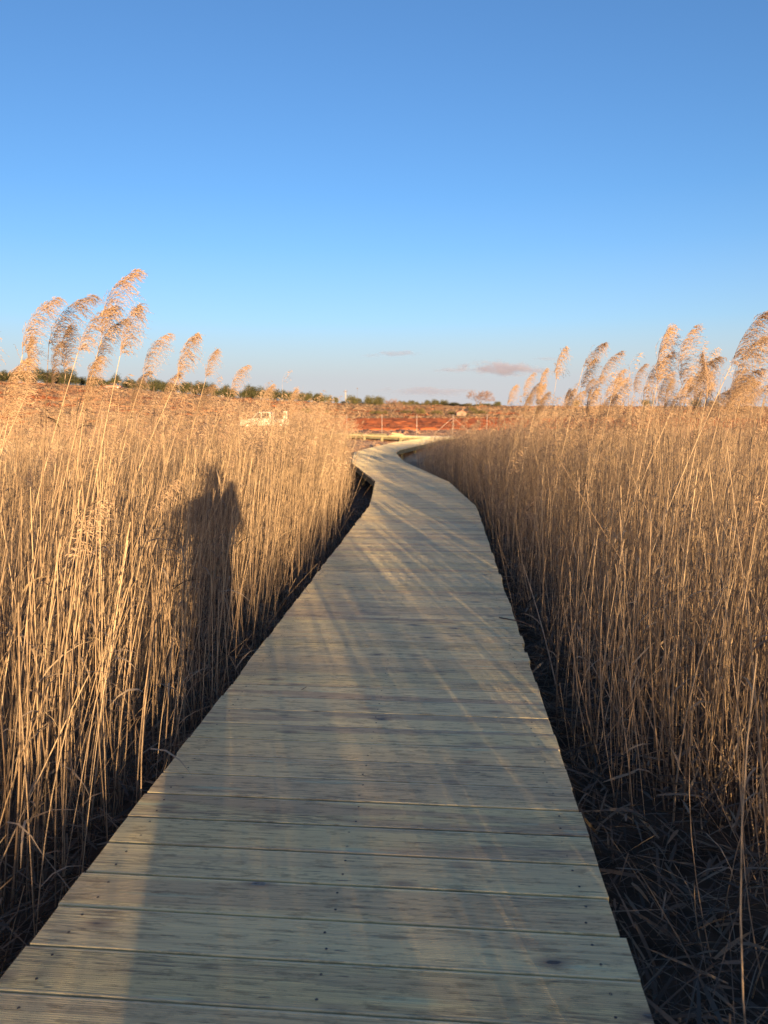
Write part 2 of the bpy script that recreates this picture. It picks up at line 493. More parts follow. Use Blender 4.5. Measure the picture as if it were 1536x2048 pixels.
# ----------------------------------------------------------------- boardwalks
def build_boardwalks():
    bw = empty('boardwalk', (0, 0, 0))
    tag(bw, 'weathered grey-green plank boardwalk winding away between the reed beds', 'boardwalk')
    mesh_obj('deck', deck_mesh('deck', EL, ER), bw)
    cc = (EL + ER) / 2; cum = np.concatenate([[0], np.cumsum(np.linalg.norm(np.diff(cc, axis=0), axis=1))])
    sv, sf = [], []
    for i in range(int(cum[-1] / PITCH)):
        for fv in (0.28, 0.74):
            st = (i + fv) * PITCH
            l = np.array([np.interp(st, cum, EL[:, 0]), np.interp(st, cum, EL[:, 1])]); r = np.array([np.interp(st, cum, ER[:, 0]), np.interp(st, cum, ER[:, 1])])
            for fu in (0.055, 0.5, 0.945):
                p = l * (1 - fu) + r * fu + rng.normal(0, 0.006, 2); b0 = len(sv)
                for k in range(8): sv.append((p[0] + 0.0042 * math.cos(k * 0.785), p[1] + 0.0042 * math.sin(k * 0.785), 0.0016))
                sv.append((p[0], p[1], 0.0002))
                for k in range(8): sf.append((b0 + k, b0 + (k + 1) % 8, b0 + 8))
    so = mesh_obj('screws', np_mesh('screws', np.array(sv), np.array(sf).ravel(), 3, M_SCREW, False), bw)
    so['kind'] = 'stuff'
    zb = -THICK - 0.075
    for e, s in ((EL, 1), (ER, -1)):
        beam_along(edge_pts(e, 0.07 * s, zb), 0.05, 0.145).build('edge_beam', M_BEAM, bw)
    cen = (EL + ER) / 2
    beam_along(edge_pts(cen, 0, zb), 0.05, 0.145).build('joist', M_BEAM, bw)
    for e, s in ((EL, 1), (ER, -1)):
        d = np.concatenate([[0], np.cumsum(np.linalg.norm(np.diff(e, axis=0), axis=1))])
        for q in np.arange(1.0, d[-1], 2.2):
            x = np.interp(q, d, e[:, 0]); y = np.interp(q, d, e[:, 1])
            p = MB(); zg = float(terrain(x, y)) - 0.1
            p.box((x + 0.145 * s, y, (zg - 0.045) / 2), (0.09, 0.09, -0.045 - zg))
            p.build('post', M_BEAM, bw)
    # the farther leg, turning back towards the fence, seen from its side
    A = np.array([(3.3, 36.75), (2.2, 36.85), (0.86, 37.3), (-2.3, 40.6), (-7.5, 46.0)])   # near edge
    B = np.array([(3.6, 38.2), (2.7, 38.3), (1.6, 38.6), (-1.3, 41.8), (-6.5, 47.1)])      # far edge
    b2 = empty('boardwalk', (0, 0, 0))
    tag(b2, 'short raised plank boardwalk seen side-on in front of the red field', 'boardwalk')
    mesh_obj('deck', deck_mesh('deck', B, A), b2)
    beam_along([Vector((p[0] - 0.01, p[1] + 0.05, -THICK - 0.065)) for p in A], 0.05, 0.12).build('edge_beam', M_BEAM, b2)
    beam_along([Vector((p[0], p[1] - 0.05, -THICK - 0.065)) for p in B], 0.05, 0.12).build('edge_beam', M_BEAM, b2)
    d = np.concatenate([[0], np.cumsum(np.linalg.norm(np.diff(A, axis=0), axis=1))])
    for q in np.arange(2.6, d[-1], 1.35):
        x = np.interp(q, d, A[:, 0]); y = np.interp(q, d, A[:, 1])
        p = MB(); zg = float(terrain(x, y)) - 0.1
        p.box((x + 0.03, y - 0.035, (zg - 0.055) / 2), (0.14, 0.1, -0.055 - zg))
        p.build('post', M_BEAM, b2)
    # left-over planks lying on that leg
    for k, (x, y, rz, ln, lab) in enumerate([(0.62, 38.05, 0.35, 0.9, 'pale loose plank at the corner end of the side-on boardwalk'),
                                             (-0.35, 39.2, -0.55, 1.3, 'dull loose plank lying halfway along the side-on boardwalk'),
                                             (-1.55, 40.6, -0.7, 1.1, 'loose plank lying at the reed end of the side-on boardwalk')]):
        m = MB(); q = Matrix.Rotation(rz, 3, 'Z')
        m.box((x, y, 0.03), (ln, 0.14, 0.032), q)
        m.box((x + 0.03, y + 0.02, 0.066), (ln * 0.8, 0.14, 0.032), Matrix.Rotation(rz + 0.12, 3, 'Z'))
        if k == 0: m.box((x + 0.02, y + 0.0, 0.12), (0.62, 0.16, 0.06), Matrix.Rotation(rz + 0.1, 3, 'Z') @ Matrix.Rotation(0.12, 3, 'Y'))
        tag(m.build('loose_plank', M_TIMBER if k == 0 else M_BEAM), lab, 'planks', 'planks left on the farther boardwalk')
build_boardwalks()

# ----------------------------------------------------------------- plume shapes
def plume_mesh(name, seed, sweep=0.38, nodes=23, per=7, spik=20, length=0.37, tri=False, size=1.0):
    r = np.random.default_rng(seed)
    V, F, T = [], [], []
    def rach(t):
        x = length * (0.05 * t + sweep * t ** 2.3)
        z = length * (t - 0.17 * t ** 3)
        return np.array([x, 0.02 * length * math.sin(3 * t + seed), z])
    def quad(p, d, ln, w):
        d = d / np.linalg.norm(d)
        s = np.cross(d, r.normal(size=3)); s /= np.linalg.norm(s) + 1e-9
        b = len(V)
        if tri:
            V.extend([p - s * w * 0.5, p + s * w * 0.5, p + d * ln]); F.append((b, b + 1, b + 2))
            T.extend([r.random()] * 3)
        else:
            tone = r.random()
            V.extend([p, p + d * ln * 0.45 + s * w * 0.5, p + d * ln, p + d * ln * 0.45 - s * w * 0.5]); F.append((b, b + 1, b + 2, b + 3))
            T.extend([tone] * 4)
    # rachis as a thin ribbon pair
    seg = 8 if not tri else 4
    for k in range(seg):
        a, c = rach(k / seg), rach((k + 1) / seg)
        w = 0.0022 * (1 - k / seg) + 0.0006
        for s in (np.array([w / 2, 0, 0]), np.array([0, w / 2, 0])):
            b = len(V)
            V.extend([a - s, a + s, c + s * 0.8, c - s * 0.8]); T.extend([0.55] * 4)
            if tri: F.extend([(b, b + 1, b + 2), (b, b + 2, b + 3)])
            else: F.append((b, b + 1, b + 2, b + 3))
    for i in range(nodes):
        t0 = (i + 0.3 * r.random()) / nodes
        p0 = rach(t0); d0 = rach(min(1.0, t0 + 0.06)) - p0 if t0 < 0.94 else p0 - rach(t0 - 0.06)
        d0 /= np.linalg.norm(d0)
        full = math.sin(math.pi * min(1, 0.18 + 0.82 * t0)) ** 0.6
        for j in range(per):
            bl = length * (0.12 + 0.34 * math.sin(math.pi * (0.22 + 0.74 * t0)) ** 1.4) * (0.4 + 0.85 * r.random())
            ang = r.normal(0, 1.05)                       # mostly to the lee side (+x)
            side = np.array([math.cos(ang), math.sin(ang) * 0.9, 0])
            d = d0 * 1.0 + side * r.uniform(0.1, 0.75)
            d /= np.linalg.norm(d)
            p = p0.copy(); n = spik; dr = r.uniform(0.4, 1.7); wn = r.uniform(0.5, 1.5)
            st = bl / n
            prev = p.copy()
            for k in range(n):
                f = k / n
                d = d + np.array([(0.075 + 0.05 * r.random()) * wn, 0, (-0.06 - 0.15 * f) * dr]) * (13.0 / n) + r.normal(0, 0.07, 3)
                d /= np.linalg.norm(d)
                p = p + d * st
                sz = (0.0145 + 0.007 * r.random()) * size * (1 - 0.25 * f)
                dd = d + r.normal(0, 0.33, 3)
                if f > 0.12: quad(p, dd, sz, sz * (0.15 if not tri else 0.22))
                if (not tri and k % 3 == 2) or (tri and k == n - 1):
                    b = len(V); w = 0.0007 * size
                    s = np.array([0, w, 0]) if abs(d[1]) < 0.6 else np.array([w, 0, 0])
                    V.extend([prev - s, prev + s, p + s * 0.6, p - s * 0.6]); T.extend([0.45] * 4)
                    if tri: F.extend([(b, b + 1, b + 2), (b, b + 2, b + 3)])
                    else: F.append((b, b + 1, b + 2, b + 3))
                    prev = p.copy()
    V = np.array(V); T = np.array(T)
    return V, np.array(F), T

PL_HI, PL_TONE = [], []
for tone_i, dark in enumerate((0.0, -0.38)):  # second set is the same plumes with self-shading painted into their tone
    row = []
    for k in range(7):
        V, F, T = plume_mesh('plume', 100 + k, sweep=(0.30, 0.42, 0.36, 0.50, 0.26, 0.46, 0.40)[k], nodes=(23, 20, 24, 21, 23, 19, 22)[k])
        row.append(np_mesh('plume', V, F.ravel(), 4, M_PLUME, True, {'tone': np.clip(0.42 + 0.4 * T + dark, 0, 1), 'along': np.zeros(len(T))}))
    PL_HI.append(row)
PL_MID = [plume_mesh('pm', 300 + k, nodes=12, per=3, spik=5, tri=True, size=1.9) for k in range(6)]
PL_LO = [plume_mesh('pl', 200 + k, nodes=8, per=2, spik=4, tri=True, size=2.8) for k in range(6)]

# ----------------------------------------------------------------- reed stems
NS = 7          # rings per stalk
def stem_curve(b):
    """b: dict of arrays -> (n, NS, 3) points. lean then wind-bend"""
    t = np.linspace(0, 1, NS)[None, :]
    H = b['h'][:, None]
    lx = b['lx'][:, None]; ly = b['ly'][:, None]; bx = b['bx'][:, None]; by = b['by'][:, None]
    kx = b['kx'][:, None]; ky = b['ky'][:, None]
    x = b['x'][:, None] + H * (lx * t + bx * t ** 2.2 + kx * np.sin(t * math.pi))
    y = b['y'][:, None] + H * (ly * t + by * t ** 2.2 + ky * np.sin(t * math.pi))
    c = np.sqrt(np.clip(1 - (lx + bx) ** 2 - (ly + by) ** 2, 0.1, 1))
    z = b['z'][:, None] + H * c * t
    return np.stack([x, y, z], -1)

def stems_to_mesh(P, rad, tone, h):
    n, k, _ = P.shape
    ang = np.array([0, 2.094, 4.189])
    taper = np.linspace(1.0, 0.5, k)
    ring = np.stack([np.cos(ang), np.sin(ang), np.zeros(3)], -1)            # stalks are near vertical
    V = P[:, :, None, :] + ring[None, None] * (rad[:, None] * taper[None])[:, :, None, None]
    V = V.reshape(-1, 3)
    base = (np.arange(n) * k * 3)[:, None, None]
    i = np.arange(k - 1)[None, :, None] * 3
    j = np.arange(3)[None, None, :]
    j2 = (j + 1) % 3
    Fq = np.stack([base + i + j, base + i + j2, base + i + 3 + j2, base + i + 3 + j], -1).reshape(-1)
    T = np.repeat(tone, k * 3)
    A = (np.linspace(0, 1, k)[None, :] * h[:, None] + rng.random(n)[:, None] * 0.3).repeat(3, axis=1).reshape(-1)
    return V, Fq, T, A

def leaf_strips(p0, d0, ln, wd, droop, tone, seg=4):
    """dead blades: p0 start, d0 unit start direction, bending down by droop"""
    n = len(p0)
    side = np.cross(d0, np.array([0, 0, 1.0])); side /= np.linalg.norm(side, axis=1)[:, None] + 1e-9
    tw = rng.uniform(-1.2, 1.2, n)
    up = np.cross(side, d0)
    pts = [p0]; d = d0.copy()
    for k in range(seg):
        d = d + np.array([0, 0, -1.0]) * (droop / seg)[:, None]
        d /= np.linalg.norm(d, axis=1)[:, None]
        pts.append(pts[-1] + d * (ln / seg)[:, None])
    prof = np.array([0.55, 1.0, 0.9, 0.6, 0.08])
    V = np.zeros((n, seg + 1, 2, 3))
    for k in range(seg + 1):
        a = tw * (0.4 + k / seg)
        s = side * np.cos(a)[:, None] + up * np.sin(a)[:, None]
        V[:, k, 0] = pts[k] - s * (wd * prof[k] / 2)[:, None]
        V[:, k, 1] = pts[k] + s * (wd * prof[k] / 2)[:, None]
    V = V.reshape(-1, 3)
    base = (np.arange(n) * (seg + 1) * 2)[:, None]
    i = np.arange(seg)[None, :] * 2
    Fq = np.stack([base + i, base + i + 1, base + i + 3, base + i + 2], -1).reshape(-1)
    T = np.repeat(tone, (seg + 1) * 2)
    return V, Fq, T

CAM = np.array([0, 0, 1.45]); PITCHDN = R(8.04); FPX = 1479.0
def project(p):
    p = np.asarray(p) - CAM
    c, s = math.cos(PITCHDN), math.sin(PITCHDN)
    dep = p[..., 1] * c - p[..., 2] * s
    up = p[..., 1] * s + p[..., 2] * c
    dep = np.where(np.abs(dep) < 1e-3, 1e-3, dep)
    return 768 + FPX * p[..., 0] / dep, 1024 - FPX * up / dep, dep

def scatter(side):
    """stalk positions on one side of the walk: (x, y, distance from the edge)"""
    out = []
    if side < 0:
        y0, y1, dmax = -1.5, 24.6, 13.5
    else:
        y0, y1, dmax = -20.0, 33.0, 17.0
    n = 480000
    y = rng.uniform(y0, y1, n)
    d = rng.uniform(0.0, dmax, n)
    e = XL(np.clip(y, -2.5, 40)) if side < 0 else XR(np.clip(y, -2.5, 40))
    e = np.where(y < -2.5, e + (y + 2.5) * 0.083, e)
    area = (y1 - y0) * dmax
    edge0 = np.interp(y, [-2, 4, 8, 10.5, 14.5, 17.5, 25], [0.16, 0.13, 0.16, 0.36, 0.52, 0.28, 0.2]) if side < 0 else np.interp(y, [-1, 1.2, 2, 4, 8, 12, 18, 22, 27, 33], [0.22, 0.33, 0.30, 0.25, 0.18, 0.12, 0.12, 0.55, 1.15, 1.2])
    dd = d - edge0 + 0.06 * np.sin(y * 5.1) + 0.05 * np.sin(y * 11.7 + 2)
    dens = np.where(dd < 0, 0, np.where(dd < 1.6, 235 if side < 0 else 150, np.where(dd < 3.5, 70 if side < 0 else 50, 36 if side < 0 else 30)))
    dens = dens * np.where(dd < 0.25, 0.55, 1.0)
    dens = dens * np.interp(y, [-20, -2, 0, 4, 12, 25, 33], [0.55, 1.3 if side > 0 else 0.57, 0.8, 1.0, 0.85, 0.55, 0.5])
    # clumps
    cl = np.sin(y * 3.3 + d * 2.1) * np.sin(d * 4.7 - y * 1.3) + 0.6 * np.sin(y * 9.1 - d * 6.3)
    dens = dens * np.clip(1.0 + 0.45 * cl, 0.25, 2)
    if side > 0:      # looser, more broken up behind the viewer
        big = np.sin(y * 1.9 + d * 1.1) + 0.8 * np.sin(y * 3.7 - d * 2.3 + 1.0)
        dens = dens * np.where(y < 4, np.clip(0.85 + 1.15 * big, 0.02, 2.8), 1.0) * np.where((y < 0) & (dd > 1.5), 0.4, 1.0) * np.where((y < -2) & (dd < 1.5), 1.5, 1.0) * np.where((y >= 0) & (y < 9) & (dd > 1.6), 0.75, 1.0) * np.where((y > 0.8) & (y < 7) & (dd < 1.6), 1.35, 1.0)
    x = e + side * d
    # keep what the picture can show, plus what stands between the sun and it
    lim = 0.58 * np.maximum(y, 0) + 1.8
    dens = np.where(np.abs(x) > lim + (2.2 if side > 0 else 0), 0, dens)
    if side > 0:
        dens = np.where((y < 0) & (d > 5.5), 0, dens)
    keep = rng.random(n) < dens * area / n
    return x[keep], y[keep], dd[keep]

def make_bed(side):
    x, y, d = scatter(side)
    n = len(x)
    cls = rng.random(n)
    zt = np.where(cls < 0.60, rng.normal(0.98, 0.20, n), np.where(cls < 0.92, rng.normal(1.24, 0.13, n), rng.normal(1.48, 0.17, n)))
    if side < 0:
        tallf = np.interp(y, [-2, 1, 6, 12, 18, 25], [0.9, 0.92, 0.94, 1.02, 0.98, 0.80])
    else:
        tallf = np.interp(y, [-20, -2.5, 1, 6, 12, 16, 20, 25, 33], [1.02, 1.08, 1.06, 1.14, 1.12, 0.98, 0.80, 0.46, 0.32]) * np.where((y > 13) & (d < 2.2), np.interp(y, [13, 17], [1.0, 0.82]), 1.0)
    edgef = np.interp(d, [0, 0.3, 1.0, 2.0], [0.80, 0.90, 1.0, 1.03]) if side < 0 else np.interp(d, [0, 0.3, 0.9, 2.0], [0.53, 0.68, 0.92, 1.05]) * np.interp(d, [2, 4], [1.0, 1.09])
    if side > 0: edgef = np.where(y < 0.5, np.maximum(edgef, 0.82), edgef)
    zt = zt * tallf * edgef
    plume = rng.random(n) < np.where(cls < 0.60, 0.14, np.where(cls < 0.92, 0.40, 0.95))
    plume &= rng.random(n) < np.where((d < 1.4) & (y < 7), 0.03, 0.5 if side < 0 else 0.95)
    zt = zt - np.where(plume, 0.15, 0.0)
    zg = terrain(x, y)
    h = np.clip(zt - zg, 0.5, 3.2)
    # broken short ones
    br = rng.random(n) < np.interp(d, [0, 1.2, 2.5], [0.30, 0.20, 0.08])
    h = np.where(br, h * rng.uniform(0.22, 0.8, n), h)
    if side < 0:
        lx = rng.normal(0.03, 0.062, n); ly = rng.normal(0.02, 0.06, n)
    else:
        e = np.exp(-d / 0.8)
        lx = rng.normal(-0.03, 0.075, n) - 0.13 * e * rng.random(n); ly = rng.normal(0.0, 0.08, n)
    wild = rng.random(n) < 0.11
    lx = np.where(wild, lx + rng.normal(0, 0.22, n), lx); ly = np.where(wild, ly + rng.normal(0, 0.22, n), ly)
    tg = (d < 0.9) & (rng.random(n) < 0.30)
    h = np.where(tg, rng.uniform(0.25, 0.95, n), h)
    lx = np.where(tg, rng.normal(0, 0.33, n), lx); ly = np.where(tg, rng.normal(0, 0.33, n), ly)
    br = br | tg
    b = dict(x=x, y=y, z=zg - 0.02, h=h, lx=lx, ly=ly, bx=np.abs(rng.normal(0.05, 0.05, n)), by=rng.normal(0.0, 0.03, n),
             kx=rng.normal(0, 0.012, n), ky=rng.normal(0, 0.012, n))
    P = stem_curve(b)
    top = P[:, -1]
    # keep the walkway itself clear of stalks
    inside = (top[:, 0] > XL(top[:, 1]) + 0.12) & (top[:, 0] < XR(top[:, 1]) - 0.12) & (top[:, 1] > -3)
    ok = ~inside
    rad = rng.uniform(0.0016, 0.0037, n) * np.where(rng.random(n) < 0.12, 1.4, 1.0) * (1.0 if side < 0 else 1.2)
    tone = np.clip(rng.beta(2.2, 1.9, n), 0, 1)
    plume = plume & ~br
    return dict(P=P[ok], rad=rad[ok], tone=tone[ok], h=h[ok], plume=plume[ok], d=d[ok], side=side)

def transform_plumes(tmpl, pos, yaw, scale, tilt):
    """copy template (V,F,T) to many places"""
    V, F, T = tmpl
    n = len(pos); m = len(V)
    ct, st = np.cos(tilt), np.sin(tilt)
    X = V[None, :, 0] * ct[:, None] + V[None, :, 2] * st[:, None]
    Z = -V[None, :, 0] * st[:, None] + V[None, :, 2] * ct[:, None]
    Y = np.broadcast_to(V[None, :, 1], X.shape)
    c, s = np.cos(yaw)[:, None], np.sin(yaw)[:, None]
    W = np.stack([X * c - Y * s, X * s + Y * c, Z], -1) * scale[:, None, None] + pos[:, None, :]
    Fo = (F[None] + (np.arange(n) * m)[:, None, None]).reshape(-1)
    return W.reshape(-1, 3), Fo

class Acc:
    def __init__(s): s.V = []; s.F = []; s.S = []; s.T = []; s.A = []; s.M = []; s.n = 0
    def add(s, V, F, size, T, A=None, mat=0):
        s.V.append(V); s.F.append(F + s.n); nf = len(F) // size
        s.S.append(np.full(nf, size)); s.T.append(T); s.A.append(np.zeros(len(V)) if A is None else A)
        s.M.append(np.full(nf, mat)); s.n += len(V)
    def mesh(s, name, mats, smooth=False):
        me = np_mesh(name, np.concatenate(s.V), np.concatenate(s.F), np.concatenate(s.S), None, smooth,
                     {'tone': np.concatenate(s.T), 'along': np.concatenate(s.A)})
        for m in mats: me.materials.append(m)
        me.polygons.foreach_set('material_index', np.concatenate(s.M).astype(np.int32))
        return me

BED_WORD = {-1: 'shadow-crossed bed', 1: 'bed shading the boardwalk'}

def single_reed(P, rad, tone, h, plume=None, leaves=0, dark=0, label='', group=None, yaw=0.0, scale=1.0, tilt=0.0):
    """one reed as its own object: stalk, plume, leaves"""
    base = P[0]
    o = empty('reed', tuple(base))
    tag(o, label, 'reed', group)
    Q = (P - base)[None]
    # finer rings for the near ones
    V, Fq, T, A = stems_to_mesh(Q, np.array([rad]), np.array([tone]), np.array([h]))
    mesh_obj('stalk', np_mesh('stalk', V, Fq, 4, M_STEM, True, {'tone': T, 'along': A}), o)
    if plume is not None:
        p = mesh_obj('plume', PL_HI[dark][plume], o)
        p.location = Q[0, -1]; p.rotation_euler = (0, tilt, yaw); p.scale = (scale,) * 3
    for _ in range(leaves):
        t = rng.uniform(0.3, 0.9); k = t * (NS - 1); i = int(k); f = k - i
        p0 = (Q[0, i] * (1 - f) + Q[0, i + 1] * f)[None]
        a = rng.normal(0.2, 1.2); d0 = np.array([[math.cos(a) * 0.5, math.sin(a) * 0.5, 0.8]]); d0 /= np.linalg.norm(d0)
        V, Fq, T = leaf_strips(p0, d0, np.array([rng.uniform(0.12, 0.30)]), np.array([rng.uniform(0.006, 0.012)]), np.array([rng.uniform(0.8, 3.0)]), np.array([rng.random()]))
        mesh_obj('leaf', np_mesh('leaf', V, Fq, 4, M_LEAF, True, {'tone': T, 'along': np.zeros(len(T))}), o)
    return o

def unproject(px, py, dist):
    """point on the pixel's ray at forward distance dist (layout measured once from the photograph)"""
    a = (px - 768) / FPX; b = (py - 1024) / FPX
    c, s = math.cos(PITCHDN), math.sin(PITCHDN)
    d = np.array([a, c - b * s, -s - b * c])
    return CAM + d * (dist / d[1])

# the plumed reeds that stand out against the sky: (tip px, py, distance, stalk lean px per px, plume length factor, dark = shade painted into plume and stalk tone, words)
HERO = [
 (97, 594, 3.6, 0.22, 1.0, 0, 'reed whose plume stands alone with a small tuft hanging below it'),
 (104, 676, 3.9, 0.45, 1.0, 0, 'slanting reed with a long loose plume below the lone high plume'),
 (8, 672, 3.6, 0.2, 0.9, 0, 'reed with plume at the picture edge beside the lone high plume'),
 (152, 582, 3.9, 0.02, 1.15, 1, 'upright reed with a dark narrow plume beside the tallest one'),
 (208, 592, 4.0, 0.30, 1.1, 0, 'reed with a golden plume between the dark one and the tallest'),
 (268, 538, 4.0, 0.28, 1.35, 0, 'tallest reed, its big plume highest against the blue sky'),
 (298, 588, 4.0, 0.20, 1.2, 0, 'reed with a bushy plume just behind the tallest one'),
 (236, 640, 4.3, 0.25, 0.95, 1, 'reed with a drooping shade-darkened plume below the tallest one'),
 (222, 705, 3.9, 0.1, 1.1, 0, 'reed with a tangled low plume below the cluster of tall ones'),
 (176, 650, 4.2, 0.1, 1.0, 0, 'reed with a dense plume under the dark narrow one'),
 (140, 690, 4.6, 0.4, 0.9, 1, 'thin leaning reed with a shade-darkened plume left of the tall cluster'),
 (60, 735, 3.5, 0.3, 1.0, 0, 'low reed with a fluffy plume below the slanting one'),
 (330, 662, 4.6, 0.30, 1.05, 0, 'reed with an airy plume just past the tall cluster'),
 (300, 738, 4.9, 0.2, 0.95, 1, 'shorter reed with a shaded plume below the airy one'),
 (400, 662, 5.2, 0.42, 1.15, 0, 'leaning reed with a long swept plume past the airy one'),
 (355, 745, 5.4, 0.3, 0.9, 0, 'low reed with a plume between the airy and the swept ones'),
 (440, 698, 5.6, 0.25, 0.8, 0, 'slim reed with a small hooked plume against pale sky'),
 (496, 716, 6.0, 0.42, 1.1, 0, 'leaning reed with a wide plume past the hooked one'),
 (420, 765, 6.2, 0.2, 0.9, 1, 'low reed with a shade-darkened plume below the hooked one'),
 (553, 760, 7.5, 0.35, 1.1, 0, 'reed with a plume swept over the distant tree line'),
 (606, 783, 9.0, 0.35, 1.1, 0, 'reed with a plume before the row of distant trees'),
 (655, 805, 11.0, 0.3, 1.1, 0, 'reed with a pale plume beside the distant white pole'),
 (1204, 666, 6.0, 0.15, 1.0, 0, 'reed with a single slim plume floating above the others'),
 (1148, 696, 7.0, 0.05, 1.05, 0, 'reed with a thick golden plume below the slim floating one'),
 (1196, 716, 6.6, 0.05, 0.95, 1, 'reed with a dark plume beneath the slim floating one'),
 (1108, 734, 8.0, 0.15, 1.0, 0, 'reed with a ragged plume next to the thick golden one'),
 (1074, 752, 9.0, 0.15, 1.0, 0, 'reed with a blurred plume under the long grey cloud'),
 (1040, 765, 10.0, 0.15, 1.1, 0, 'reed with a plume beside the bare far tree'),
 (1233, 708, 6.3, 0.02, 0.9, 0, 'reed with an upright plume past the slim floating one'),
 (1258, 730, 6.3, 0.1, 0.9, 0, 'reed with a small plume among three small upright ones'),
 (1296, 738, 6.6, 0.12, 0.75, 0, 'reed with the smallest plume, standing apart in a gap of sky'),
 (1372, 668, 4.6, 0.10, 1.15, 0, 'reed with a heavy curled plume, first of the big pair'),
 (1340, 708, 4.7, 0.05, 1.05, 0, 'reed with a broad plume tucked under the heavy curled one'),
 (1425, 666, 4.5, 0.30, 1.15, 0, 'reed with a forked plume, second of the big pair'),
 (1420, 712, 4.8, 0.15, 1.0, 1, 'reed with a dark plume under the forked one'),
 (1538, 600, 3.6, 0.33, 1.15, 0, 'near leaning reed, its plume running out of the picture'),
 (1468, 700, 4.2, 0.12, 1.0, 0, 'reed with a tawny plume behind the near leaning one'),
 (1505, 715, 3.8, 0.12, 1.05, 0, 'reed with a fluffy plume below the near leaning one'),
 (1530, 690, 3.6, 0.3, 1.0, 1, 'dark stalked reed at the picture edge below the near leaning one'),
]
BROKEN = [  # thick leaning stalks beside the walk: (top px, py, dist), (foot px, py), radius, words
 ((1044, 1122), 5.6, (1128, 1440), 0.0068, 'thick snapped reed stalk leaning out nearest the boardwalk edge'),
 ((1148, 1268), 4.2, (1300, 1560), 0.0058, 'snapped reed stalk with a pale broken top, low beside the walk'),
 ((1222, 1265), 4.0, (1360, 1600), 0.0055, 'slanting snapped reed stalk second in from the boardwalk'),
 ((1420, 1478), 2.7, (1560, 1700), 0.0062, 'short thick broken reed stalk with a curled leaf'),
 ((965, 978), 9.5, (985, 1090), 0.009, 'short thick reed stalk at the bend of the boardwalk'),
 ((945, 915), 10.5, (1010, 1010), 0.007, 'long bare reed stalk slanting over the bend of the walk'),
]

